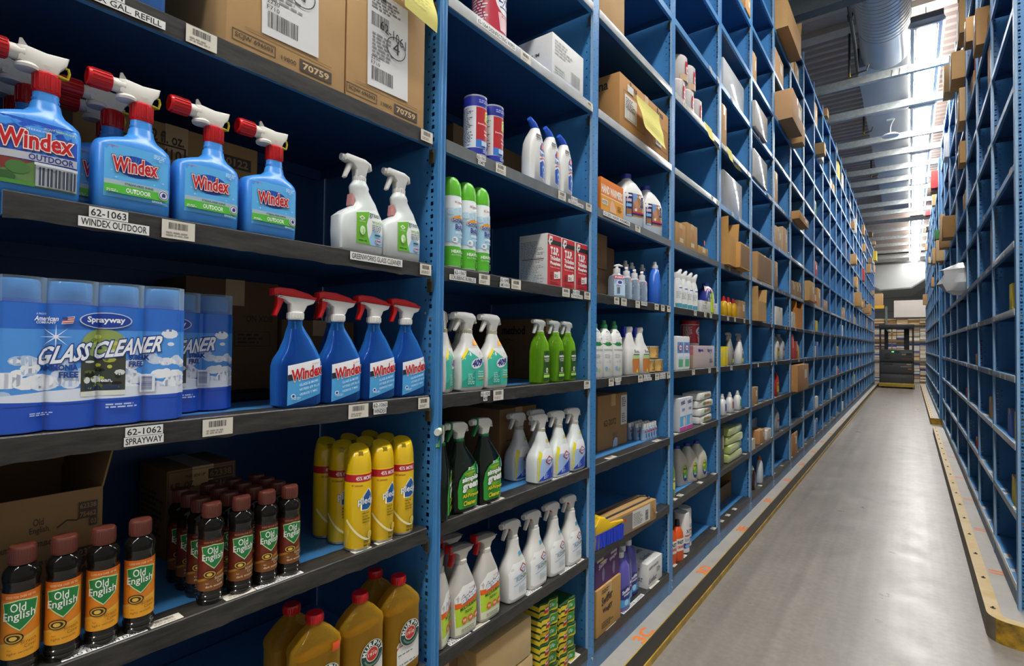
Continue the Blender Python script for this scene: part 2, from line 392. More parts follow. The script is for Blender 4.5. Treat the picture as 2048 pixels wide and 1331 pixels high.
def tape_mesh(w, style, seed):
    mb = MB(); x0, x1 = .001, w-.053; R = random.Random(seed)
    if style == 'tape':
        n = 40; V = []; F = []
        for i in range(n+1):
            x = x0+(x1-x0)*i/n; t = .056+R.uniform(-.0012, .0012); b = -.0375-R.uniform(0, .0025)*(1 if i % 5 else 2)
            V += [(x, t, .0007), (x, .0012, .0009), (x, -.0006, -.001), (x, -.0006, -.02), (x, -.0006+.0005*R.random(), b)]
            if i: 
                for j in range(4): F.append((5*(i-1)+j, 5*(i-1)+j+1, 5*i+j+1, 5*i+j))
        mb.add(V, F, tape)
    elif style == 'dark': mb.box(x0, x1, -.0008, .001, -.036, .0006, P('#6c6e6f', .3, var=.2, vs=10))
    elif style == 'holder': mb.box(x0, x1, -.003, .001, -.034, .002, holder, .0012)
    return mb
def clip_mesh(): return MB().box(0, .004, .013, .034, -.075, -.037, clipm, .0015).box(-.004, 0, .015, .028, -.046, -.037, clipm)
LAB = {}
def slip(kind, a, b=None):
    """a stuck-on shelf slip; returns mesh key and maker: text slips in two lines or a barcode slip"""
    def mk(parent, w, h, top_):
        g = G(.5)
        if kind == 'bar':
            g.rect(0, 0, w, h, '#d9d4c5'); g.bars(w*.2, h*.52, w*.6, h*.36, '#3a3833', seed=a); g.tiny(w*.12, h*.12, w*.76, h*.28, 2, '#9a958a', seed=a)
        else:
            if b:
                wb = w*min(1, len(b)/max(len(a), len(b))+.02); wa = w*min(1, (len(a)+.6)/max(len(a), len(b)))
                xa, xb = (w-wa)*(.3 if len(b) > 8 else .5), (w-wb)/2
                g.rect(xb, 0, xb+wb, h*.48, '#e6e6e2'); g.text(b, xb+wb*.04, h*.08, wb*.92, h*.33, '#26262a', bold=.012)
                g.rect(xa, h*.5, xa+wa, h, '#e6e6e2'); g.text(a, xa+wa*.05, h*.58, wa*.9, h*.33, '#26262a', bold=.012)
            else: g.rect(0, 0, w, h, '#e6e6e2'); g.text(a, w*.03, h*.18, w*.94, h*.64, '#26262a', bold=.012)
        return g.build('price_label', parent, (lambda u, v, l: (u, .004+v, .0012+.0002*l)) if top_ else (lambda u, v, l: (u, -.0034-.0002*l, -.003-h+v)))
    return mk
_slc = {}
def add_slip(sh, kind, a, b, x, w, h, top_):
    k = (kind, a, b, round(w, 3), h, top_)
    if k not in _slc:
        o = slip(kind, a, b)(sh, w, h, top_); o.location.x = x; _slc[k] = o.data; return o
    o = bpy.data.objects.new('price_label', _slc[k]); COL.objects.link(o); o.parent = sh; o.location.x = x; return o
ORD = 'first second third fourth fifth sixth seventh eighth ninth tenth eleventh twelfth thirteenth fourteenth fifteenth sixteenth seventeenth eighteenth nineteenth twentieth twenty-first twenty-second twenty-third twenty-fourth twenty-fifth twenty-sixth twenty-seventh'.split()
def bay(x, y, rz, w, label, kind, lips, slips=(), seed=0, detail=2, endpost=False, clips=True):
    t = thing('shelving_bay', label, 'shelving', 'blue steel shelving bays'); t.location = (x, y, 0); t.rotation_euler.z = rz
    inst(('post', kind), lambda: post_mesh(kind), 'post', t, (w, 0, 0))
    if endpost: inst(('post', 'hole'), lambda: post_mesh('hole'), 'post', t, (.025, 0, 0))
    inst(('side',), lambda: MB().box(-.0275, -.0245, .062, .56, PADZ, HT, blue), 'side_panel', t, (w, 0, 0))
    inst(('back', w), lambda: MB().box(0, w-.03, .556, .56, PADZ, HT, blue_shade), 'back_panel', t)
    inst(('kick', w), lambda: MB().box(0, w-.052, .003, .006, PADZ, LV['F']-.036, P('#4f7297', .5, var=.2, vs=8)), 'kick_plate', t)
    if detail > 1:
        for dz in (.15, .185): inst(('bolt',), lambda: MB().tube([(0, -.001, 0), (0, -.006, 0)], .006, P('#b9b4a8', .35, metal=.8), 8), 'bolt', t, (w-.02, 0, dz))
    out = {}
    for i, lv in enumerate(LO):
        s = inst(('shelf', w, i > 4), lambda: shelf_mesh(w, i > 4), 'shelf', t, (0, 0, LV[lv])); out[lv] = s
        st = lips.get(lv, 'tape' if i < 5 else 'plain')
        if st != 'plain': inst(('tape', w, st, (seed+i) % 4), lambda: tape_mesh(w, st, seed+i), 'edge_tape' if st == 'tape' else 'label_holder', s)
        if clips: inst(('clip',), clip_mesh, 'shelf_clip', s, (w-.034, 0, 0))
    for lv, kd, a, b, y0, y1_, h in slips:
        add_slip(out[lv], kd, a, b, y0, y1_-y0, h, lv in 'DEF')
    return t
SL = {0: [('A', 'txt', '62-1061', 'WINDEX GAL. REFILL', .205, .356, .03), ('A', 'bar', 3, 0, .389, .443, .033), ('A', 'bar', 4, 0, .968, 1.012, .03),
          ('B', 'txt', '62-1063', 'WINDEX OUTDOOR', .241, .339, .034), ('B', 'bar', 5, 0, .358, .412, .033), ('B', 'txt', 'GREENWORKS GLASS CLEANER', None, .75, .91, .019), ('B', 'bar', 6, 0, .972, 1.014, .03),
          ('C', 'txt', '62-1062', 'SPRAYWAY', .31, .369, .032), ('C', 'bar', 7, 0, .433, .488, .032), ('C', 'bar', 8, 0, .753, .81, .033), ('C', 'txt', '62-1060', 'WINDEX', .823, .868, .03), ('C', 'bar', 9, 0, .973, 1.014, .03),
          ('D', 'txt', '62-1168', 'OLD ENGLISH DARK', .238, .355, .03), ('D', 'bar', 10, 0, .36, .412, .026), ('D', 'bar', 11, 0, .487, .546, .026), ('D', 'txt', '62-1167', 'OLD ENGLISH LIGHT', .548, .651, .03), ('D', 'bar', 12, 0, .783, .835, .02), ('D', 'bar', 13, 0, .852, .9, .02)],
      1: [('AA', 'txt', '62-1064 DISINFECTING WIPES', None, 1.19, 1.389, .02), ('AA', 'bar', 3, 0, 1.418, 1.477, .03), ('AA', 'bar', 4, 0, 1.875, 1.922, .028),
          ('A', 'txt', '62-1065', 'COMET', 1.198, 1.241, .03), ('A', 'bar', 5, 0, 1.291, 1.343, .032), ('A', 'bar', 6, 0, 1.665, 1.719, .032), ('A', 'txt', '62-1069', 'LYSOL BOWL CLEANER', 1.738, 1.855, .03), ('A', 'bar', 7, 0, 1.878, 1.925, .03),
          ('B', 'txt', '62-1067', 'SCRUBBING BUBBLES', 1.086, 1.201, .032), ('B', 'bar', 8, 0, 1.215, 1.268, .032), ('B', 'txt', '62-1048', 'LIME AWAY', 1.318, 1.371, .032), ('B', 'bar', 9, 0, 1.38, 1.433, .032), ('B', 'bar', 10, 0, 1.7, 1.755, .032), ('B', 'txt', '62-1055', 'TSP PHOSPHATE', 1.767, 1.857, .032), ('B', 'bar', 11, 0, 1.869, 1.921, .03),
          ('C', 'txt', '62-1030', '409', 1.231, 1.275, .03), ('C', 'bar', 12, 0, 1.292, 1.344, .033), ('C', 'bar', 13, 0, 1.874, 1.925, .032),
          ('D', 'txt', '62-1033', 'SIMPLE GREEN', 1.17, 1.28, .028), ('D', 'bar', 14, 0, 1.3, 1.37, .028), ('D', 'txt', '62-1043', 'CLOROX CLEANUP', 1.66, 1.80, .028),
          ('E', 'txt', '62-1019', 'FANTASTIK', 1.12, 1.21, .028), ('E', 'bar', 15, 0, 1.22, 1.3, .028), ('E', 'txt', '62-1045', 'FUZION', 1.5, 1.6, .028), ('E', 'txt', '62-1046', 'CLOROX FUZION', 1.72, 1.84, .028), ('E', 'bar', 16, 0, 1.85, 1.905, .028), ('F', 'bar', 17, 0, 1.8, 1.88, .028)],
      2: [('B', 'bar', 3, 0, 2.14, 2.191, .032), ('B', 'bar', 4, 0, 2.212, 2.27, .034), ('B', 'bar', 5, 0, 2.37, 2.42, .034), ('B', 'txt', '62-2071 PURELL', None, 2.436, 2.51, .018), ('B', 'bar', 6, 0, 2.607, 2.662, .03), ('B', 'bar', 7, 0, 2.696, 2.746, .032), ('B', 'bar', 8, 0, 2.783, 2.835, .032),
          ('C', 'bar', 9, 0, 2.093, 2.142, .034), ('C', 'txt', '62-2055', 'SHINE', 2.152, 2.218, .032), ('C', 'bar', 10, 0, 2.406, 2.46, .033), ('C', 'txt', '62-2060', 'BONA SPRAY', 2.466, 2.573, .03), ('C', 'bar', 11, 0, 2.62, 2.674, .033), ('C', 'txt', '62-2063', 'WAX TINS', 2.681, 2.766, .03), ('C', 'bar', 12, 0, 2.785, 2.835, .032),
          ('A', 'txt', '62-2051 HAND WARMERS', None, 2.03, 2.3, .02), ('A', 'bar', 13, 0, 2.36, 2.42, .03), ('D', 'bar', 14, 0, 2.12, 2.2, .028), ('D', 'bar', 15, 0, 2.66, 2.74, .028), ('E', 'bar', 16, 0, 2.6, 2.68, .028), ('F', 'txt', '62-2080', 'WET JET', 2.1, 2.2, .03), ('F', 'txt', '62-2081 FLOOR CLEANER', None, 2.28, 2.52, .02), ('F', 'bar', 17, 0, 2.6, 2.72, .028)]}
CT = {}   # y offsets of the bays
for b in range(-1, 26):
    y0 = U(b); lips = {}
    R = random.Random(b)
    if b == 0: lips = {'A': 'tape', 'AA': 'holder'}
    elif b == 1: lips = {'A': 'dark', 'AA': 'holder', 'A0': 'holder'}
    else: lips = {'A': R.choice(('dark', 'holder')), 'AA': R.choice(('holder', 'plain')), 'A0': 'holder' if R.random() < .4 else 'plain', 'T1': 'holder' if R.random() < .3 else 'plain'}
    sl = [(lv, kd, a, bb, p-y0, q-y0, h) for lv, kd, a, bb, p, q, h in SL.get(b, [])]
    if b > 2:
        for lv in LO[:9]:
            for q in range(3 if b < 8 else 2):
                if R.random() < .62: x = R.uniform(.03, BW-.14); sl.append((lv, 'bar', R.randrange(3, 12), 0, x, x+.05, .03))
            if R.random() < .6: sl.append((lv, 'bar', R.randrange(3, 12), 0, BW-.112, BW-.062, .03))
    lab = 'blue steel shelving bay on the left that the camera stands beside, behind its edge' if b < 0 else 'blue perforated steel shelving bay, %s from the camera along the left row' % ORD[b]
    bay(XF, y0-(.03 if b < 0 else 0), PI/2, BW, lab, 'bead' if b == 0 else 'hole', lips, sl, b, 2 if b < 9 else 1, b == -1, b < 12)
RB = [3.83, 4.81, 5.80, 6.82, 8.25, 9.55, 11.0, 11.95]
for i in range(len(RB)-1):
    w_ = round(RB[i+1]-RB[i], 3); R = random.Random(100+i); sl = []
    for lv in LO[:8]:
        for q in range(3):
            if R.random() < .7: x = R.uniform(.03, w_-.14); sl.append((lv, 'bar', R.randrange(3, 12), 0, x, x+R.choice((.05, .09)), .03))
    lips = {lv: R.choice(('holder', 'dark', 'holder')) for lv in LO[:6]}
    bay(XR, RB[i+1], -PI/2, w_, 'blue perforated steel shelving bay, %s from the camera along the right row' % ORD[i], 'hole', lips, sl, i, 1, i == 6, True)
FB = [13.15+k*1.2 for k in range(10)]
for i in range(9):
    bay(XR, FB[i+1], -PI/2, 1.2, 'blue steel shelving bay, %s beyond the cross aisle gap in the right row' % ORD[i], 'hole', {lv: 'holder' for lv in LO[:6]}, [], i, 1, i == 8, False)
# ---------------------------------------------------------------- ceiling, lamps, services
CZ = CAMZ
def ceiling():
    mb = MB(); zc = CZ+4.42; y = 8.6; V = []; F = []; prof = [(0, 0), (.05, 0), (.075, .045), (.15, .045), (.175, 0)]
    pts = []
    while y < 39: pts += [(y+a, zc+b) for a, b in prof]; y += .2
    for i, (a, b) in enumerate(pts):
        V += [(-6, a, b-.0), (6, a, b)]
        if i: F.append((2*i-2, 2*i, 2*i+1, 2*i-1))
    mb.add(V, F, P('#9a8f8b', .5, var=.1, vs=2)); mb.box(-6, 6, 8.6, 39, zc+.05, zc+.12, P('#7d7977', .7))
    mb.box(-6, 6, 5.2, 8.55, zc+.02, zc+.12, P('#9a9290', .7, var=.12, vs=3, bump=.2, bs=12))
    for y in (6.5, 7.7, 8.35): mb.box(-6, 6, y, y+.22, zc-.06, zc+.02, P('#a8a29a', .6, var=.1, vs=4))
    return struct(mb.build('ceiling', sharp=20))
ceiling()
galv = P('#aeb4af', .38, metal=.35, var=.14, vs=18, c2='#d0d4cf')
for i, y in enumerate((6.82, 9.16, 10.42, 12.0, 12.95, 14.05, 15.05, 16.1, 17.5, 18.65, 20.0, 21.5, 23.0, 24.6, 26.3, 28.0, 30.0)):
    t = thing('ceiling_beam', 'galvanised ceiling beam crossing above the aisle, %s from the camera' % ORD[i], 'beam', 'galvanised ceiling beams'); t.location = (0, y, CZ+3.88)
    if i == 0:
        MB().box(-6, 6, 0, .16, 0, .2, P('#5f6a6c', .5, metal=.3, var=.15, vs=10)).build('channel', t)
    else:
        inst(('beam',), lambda: MB().prism([(0, 0), (.075, 0), (.075, .012), (.004, .012), (.004, .1), (.075, .1), (.075, .112), (0, .112)], -6, 6, galv, ax='x'), 'channel', t)
        if i == 1:
            for k in range(9): MB().tube([(-.2+k*.09, -.01, .0), (-.19+k*.09, -.012, .06), (-.2+k*.09, .02, .115)], .006, P('#4a4a48', .5), 6).build('clip', t)
    for x in (-1.9, 2.1): inst(('hang',), lambda: MB().box(-.01, .01, .03, .05, .11, .55, galv), 'hanger', t, (x, 0, 0))
white = P('#e6e8ea', .35); emit = P('#fffcf7', .5, emit=LAMP); slot = P('#8d9499', .5)
emit2 = P('#f4f7ff', .5, emit=LAMP*.45)
FX = [(-8.0, -5.5), (-5.3, -2.8), (-2.5, 0.0), (.3, 2.8), (3.0, 5.5), (8.14, 10.72), (10.9, 13.38), (13.5, 16.05), (16.15, 18.7), (20.3, 22.8), (22.9, 25.4), (25.5, 28.0), (28.1, 30.6)]
for i, (a, b) in enumerate(FX):
    t = thing('ceiling_lamp', ('long white fluorescent ceiling lamp above the aisle, %s beyond the camera' % ORD[i-5]) if i >= 5 else 'long white fluorescent ceiling lamp over the near end, %s before the spiral duct' % ORD[4-i], 'lamp', 'fluorescent aisle lamps')
    t.location = (.175, a, CZ+4.0); L_ = b-a
    MB().prism([(-.185, .012), (-.13, -.02), (.13, -.02), (.185, .012), (.16, .07), (-.16, .07)], 0, L_, white, ax='y').build('housing', t)
    m = MB()
    for x0, x1, z0, z1 in ((-.095, .095, -.0225, -.0225), (-.18, -.115, .006, -.0215), (.115, .18, -.0215, .006)):
        m.add([(x0, .05, z0), (x1, .05, z1), (x1, L_-.05, z1), (x0, L_-.05, z0)], [(0, 3, 2, 1)], emit)
    m.build('diffuser', t, flat=True)
    MB().box(-.12, .12, .1, L_-.1, .071, .073, P('#fff6ea', .5, emit=LAMP*.3)).build('added_uplight', t)  # glowing strip added on the housing to brighten deck and duct
    for x in (-.105, .105): MB().box(x-.004, x+.004, .04, L_-.04, -.027, -.02, slot).build('louvre', t)
    for x in (-.06, .06): MB().tube([(x, .1, -.03), (x, L_-.1, -.03)], .013, emit, 8).build('tube', t)
    MB().box(-.16, .16, -.14, 0, -.01, .06, P('#7b7f80', .5)).build('end_cap', t)
    MB().tube([(0, .3, .06), (0, .3, .42)], .006, P('#55554f', .5), 6).build('hanger', t)
t = thing('spiral_duct', 'round grey spiral duct hanging under the ceiling above the aisle', 'duct'); t.location = (-.26, 3.2, CZ+4.3)
def spiral():
    mb = MB(); rings = []; y = 0; n = 32
    while y < 5.15:
        for dy, r in ((0, .285), (.055, .285), (.06, .291), (.072, .291), (.077, .285)):
            rings.append([(r*math.cos(2*PI*k/n), y+dy, r*math.sin(2*PI*k/n)) for k in range(n)][::-1])
        y += .085
    return mb.loft(rings, P('#b4babf', .34, metal=.25, var=.06, vs=5))
spiral().build('duct_pipe', t)
MB().loft([[(r*math.cos(2*PI*k/32), y, r*math.sin(2*PI*k/32)) for k in range(32)][::-1] for y, r in ((5.15, .29), (5.55, .29), (5.6, .3), (5.95, .3))], P('#a9b0b5', .36, metal=.2)).build('collar', t)
t = thing('flat_duct', 'long flat grey rectangular duct under the corrugated ceiling', 'duct'); t.location = (-.25, 9.2, CZ+4.14)
for k in range(5): MB().box(-.37, .37, k*2.1, k*2.1+2.094, 0, .25, P('#8d9399', .5, var=.05, vs=2), .004).build('duct_section', t)
t = thing('ceiling_antenna', 'white round disc antenna hanging on a rod below a ceiling beam', 'antenna'); t.location = (-.255, 10.95, CZ+3.62)
MB().lathe([(.02, .03), (.10, .022), (.12, .008), (.122, -.004), (.112, -.014), (.02, -.017)], P('#e8e8e6', .4), 28).build('disc', t)
MB().tube([(0, 0, .02), (0, 0, .14), (.02, -.02, .2), (.06, -.05, .26)], .008, P('#d8d8d6', .4), 8).build('rod', t)
MB().box(-.05, .05, -.06, .0, .25, .27, galv).build('bracket', t)
dk = P('#39372f', .5, metal=.4)
for i, (x, y, z0, z1, ax, lb) in enumerate(((-.66, 8.55, 3.77, 4.44, .2, 'tall dark sprinkler drop pipe with side arm beside the spiral duct'), (-.68, 11.75, 4.02, 4.42, .12, 'short dark sprinkler pipe under the ceiling beyond the first beam'), (-.72, 14.9, 4.02, 4.42, .12, 'short dark sprinkler pipe under the ceiling, farthest of the three'))):
    t = thing('sprinkler_pipe', lb, 'pipe', 'sprinkler pipes'); t.location = (x, y, CZ)
    MB().tube([(0, 0, z0), (0, 0, z1)], .014, dk).build('drop_pipe', t); MB().tube([(0, 0, z0), (ax, 0, z0+.02), (ax+.02, 0, z0+.09)], .011, dk).build('arm', t)
    MB().lathe([(.02, z0-.02), (.02, z0+.02)], P('#8a6f2e', .4, metal=.6), 10).build('fitting', t)
o = MB().tube([(-.56, 6.2, CZ+4.05), (-.57, 8.2, CZ+4.0), (-.6, 9.1, CZ+4.02), (-.6, 9.15, CZ+4.4)], .02, dk).tube([(-.565, 7.45, CZ+4.03), (-.568, 7.55, CZ+4.027)], .034, dk).build('water_pipe'); tag(o, 'dark pipe with a coupling running beside the spiral duct', 'pipe')
# ---------------------------------------------------------------- far end
struct(MB().box(-6, 6, 38, 38.2, 0, 6.2, P('#8d8f8f', .6, var=.05, vs=1)).build('wall_far'))
for z in (3.6, 4.4, 5.2): struct(MB().box(-6, 6, 37.97, 38, z, z+.02, P('#6d6f70', .6)).build('trim_%d' % (4+int(z))))
t = thing('duct_hood', 'big grey chamfered hood hanging across the far end of the aisle', 'hood'); t.location = (0, 30, CZ)
MB().prism([(-2.6, 3.9), (-2.6, 3.7), (-1.1, 2.7), (.05, 2.75), (1.6, 3.9), (1.6, 4.35), (-2.6, 4.35)], 0, 5, P('#a3a7a8', .5, var=.06, vs=1.2)).build('shell', t)
MB().prism([(-2.62, 3.66), (-1.12, 2.66), (.07, 2.71), (1.62, 3.84), (1.62, 3.9), (.05, 2.77), (-1.1, 2.72), (-2.62, 3.72)], -.06, 0, P('#5a5d5e', .5)).build('shaded_underside', t)  # dark strip standing in for the shade on the hood's underside
bx = P('#b08b5f', .7, var=.06, vs=6)
t = thing('storage_rack', 'tall rack with a yellow beam behind the order picker truck', 'rack'); t.location = (-.4, 28.2, 0)
for x in (-1.3, -.42, 1.1): MB().box(x-.04, x+.04, 0, .08, 0, 3.3, P('#5c6a62', .5)).build('post', t)
MB().box(-1.4, -.5, -.04, 0, CZ+1.72, CZ+1.86, P('#d3a71c', .45)).build('beam', t)
for z in (.9, 1.75, 2.45): MB().box(-1.4, 1.2, 0, 1.0, z, z+.05, P('#7c6a4d', .6)).build('deck', t)
MB().box(-.15, 1.15, .0, .06, CZ+1.32, CZ+2.05, P('#c9c2bb', .6)).build('board', t)
tag(MB().box(-1.55, -.95, 28.3, 28.8, CZ+1.862, CZ+2.4, bx, .006).build('carton'), 'brown carton standing on the yellow beam at the far end', 'carton')
R = random.Random(5); zz = {}
for col in range(6):
    x = -1.66+col*.4
    for z0, z1 in ((.02, .88), (.955, 1.73), (1.805, 2.43), (2.505, 2.78)):
        z = z0
        while z < z1-.075:
            h = R.uniform(.05, .075); c = R.choice(['#cfc6b4', '#d9d4c8', '#c2ab86', '#d8d2c6', '#39509a', '#8f6b45', '#b9b2a6'] if z0 < 2.4 else ['#a07b50', '#8f6b45', '#c2ab86'])
            o = MB().box(x, x+.385, 28.3+R.uniform(0, .08), 28.95, z, z+h, P(c, .6), .004).build('plank_bundle'); tag(o, 'narrow bundle of boards stacked in the rack behind the order picker', 'bundle', 'board bundles at the far end'); z += h+.001
# order picker truck
t = thing('order_picker', 'dark grey order picker truck with yellow base parked at the aisle end', 'forklift'); t.location = (-.4, 24.0, 0); t.scale = (1, 1, 1)
dg = P('#3b3d40', .45, var=.08, vs=6); dg2 = P('#232426', .5); yl = P('#a98f35', .5, var=.25, vs=8)
for n_, z0, z1, dep in (('lower_panel', .2, .5, 0), ('middle_panel', .56, .92, .03), ('upper_panel', .99, 1.42, .0)):
    MB().box(-.49, .49, dep, 1.2, z0, z1, dg, .02).build(n_, t)
MB().box(-.50, .50, .06, 1.15, .12, 1.38, dg2).build('chassis', t)
b = MB().box(-.54, .54, -.12, 1.25, .05, .19, yl, .025).build('bumper', t)
for x in (-.42, .42): MB().tube([(x-.05, .2, .06), (x+.05, .2, .06)], .06, dg2, 16).build('wheel', t)
for x in (-.5, .48): MB().box(x-.02, x+.04, .1, .16, .19, 2.3, dg2).build('post', t)
for x, w_ in ((-.33, .12), (.30, .16)): MB().box(x-w_/2, x+w_/2, .9, 1.1, 1.42, 2.2, dg2).build('mast', t)
MB().box(-.53, .53, .05, 1.2, 2.2, 2.36, dg2, .02).build('overhead_guard', t)
MB().tube([(-.3, .2, 2.2), (-.26, .1, 2.12), (-.1, .08, 2.02)], .02, P('#9a9c9c', .4), 8).build('handle', t)
MB().box(-.15, -.12, .1, .13, 1.42, 2.2, P('#8b5a2a', .5)).build('strap', t)
MB().tube([(-.27, -.03, 1.2), (-.27, .02, 1.2)], .095, dg2, 20).build('steering_knob', t)
MB().box(-.14, .08, -.012, .0, 1.31, 1.37, P('#141615', .4)).build('display', t)
MB().box(-.14, -.07, -.016, -.012, 1.32, 1.36, P('#5fe07a', .4, emit=1.5)).build('display_light', t)
for x0, x1, z0, z1, c in ((.14, .46, 1.30, 1.36, '#5a5d60'), (.16, .28, 1.22, 1.27, '#a07a66'), (.3, .44, 1.24, 1.3, '#151617'), (.16, .44, 1.07, 1.10, '#7a4a26'), (-.4, -.1, .86, .9, '#141516'), (.12, .44, .78, .81, '#8f9294'), (.34, .45, .69, .74, '#a35c33'), (.3, .44, .86, .9, '#a8906e')):
    MB().box(x0, x1, .018 if z1 < .95 else -.008, .04, z0, z1, P(c, .45)).build('panel_mark', t)
# ================================================================ goods
WH = '#ececea'; RED = '#c4161c'; BRN = '#b08a5c'
def wp(h, r=.35, **k): return P(h, r, **k)
def root(n): return thing(n)
# ---- trigger heads -------------------------------------------------------
def head(par, x, z, k=1.0, body='#d9d8d3', top=None, trig=None, collar=None, nozzle=None, style='big', th=.026):
    """trigger sprayer: neck axis at x, collar foot at z; nozzle points to -x"""
    S = lambda pts: [(x+a*k, z+b*k) for a, b in pts]; h = th*k/2
    m = MB(); cm = wp(collar or body)
    m.lathe([(.0165*k, z), (.0175*k, z+.002), (.0175*k, z+.016*k), (.014*k, z+.018*k)], cm, 20, c=(x, 0))
    for i in range(16): a = 2*PI*i/16; m.box(x+.0172*k*math.cos(a)-.0012, x+.0172*k*math.cos(a)+.0012, .0172*k*math.sin(a)-.0012, .0172*k*math.sin(a)+.0012, z+.003, z+.015*k, cm)
    sp = MB()
    if style == 'big':
        sp.prism(S([(-.06, .052), (-.062, .066), (-.056, .073), (-.02, .074), (.018, .071), (.032, .062), (.041, .038), (.034, .036), (.027, .044), (.02, .03), (.016, .016), (-.016, .016), (-.018, .036), (-.034, .048)]), -h, h, wp(body), .006*k)
        sp.tube([(x-.056*k, 0, z+.061*k), (x-.07*k, 0, z+.0605*k)], .0105*k, wp(nozzle or body), 14)
        tr = S([(-.032, .048), (-.045, .05), (-.052, .036), (-.062, .014), (-.058, .01), (-.044, .026), (-.034, .04)])
    elif style == 'slim':
        sp.prism(S([(-.05, .05), (-.052, .062), (-.045, .068), (.01, .066), (.03, .058), (.034, .04), (.028, .036), (.022, .044), (.017, .03), (.014, .016), (-.014, .016), (-.016, .034), (-.028, .046)]), -h, h, wp(body), .005*k)
        sp.tube([(x-.048*k, 0, z+.058*k), (x-.058*k, 0, z+.0575*k)], .009*k, wp(nozzle or body), 12)
        tr = S([(-.026, .046), (-.036, .047), (-.042, .03), (-.05, .006), (-.044, .004), (-.034, .024), (-.027, .04)])
    else:   # two colour head with a shell on top
        sp.prism(S([(-.03, .044), (-.046, .047), (-.044, .053), (.046, .048), (.04, .038), (.024, .032), (.016, .016), (-.014, .016), (-.016, .034)]), -h*.8, h*.8, wp(body), .004*k)
        sp2 = MB().prism(S([(-.056, .05), (-.058, .066), (-.046, .07), (-.01, .069), (.03, .06), (.05, .046), (.044, .0465), (-.02, .051), (-.044, .0535)]), -h, h, wp(top), .006*k)
        sp2.build('sprayer_shell', par)
        tr = S([(-.03, .05), (-.046, .05), (-.047, .03), (-.053, .008), (-.046, .006), (-.037, .026), (-.031, .04)])
    sb = sp.build('sprayer', par); m.build('collar', par)
    MB().prism(tr, -h*.6, h*.6, wp(trig or body), .003*k).build('trigger', par)
def build_body(b, par, mat, name='bottle_body', z0=None, z1=None, extra=None):
    m = MB(); b.mesh(m, mat, z0, z1)
    if extra: extra(m)
    return m.build(name, par, sharp=45)
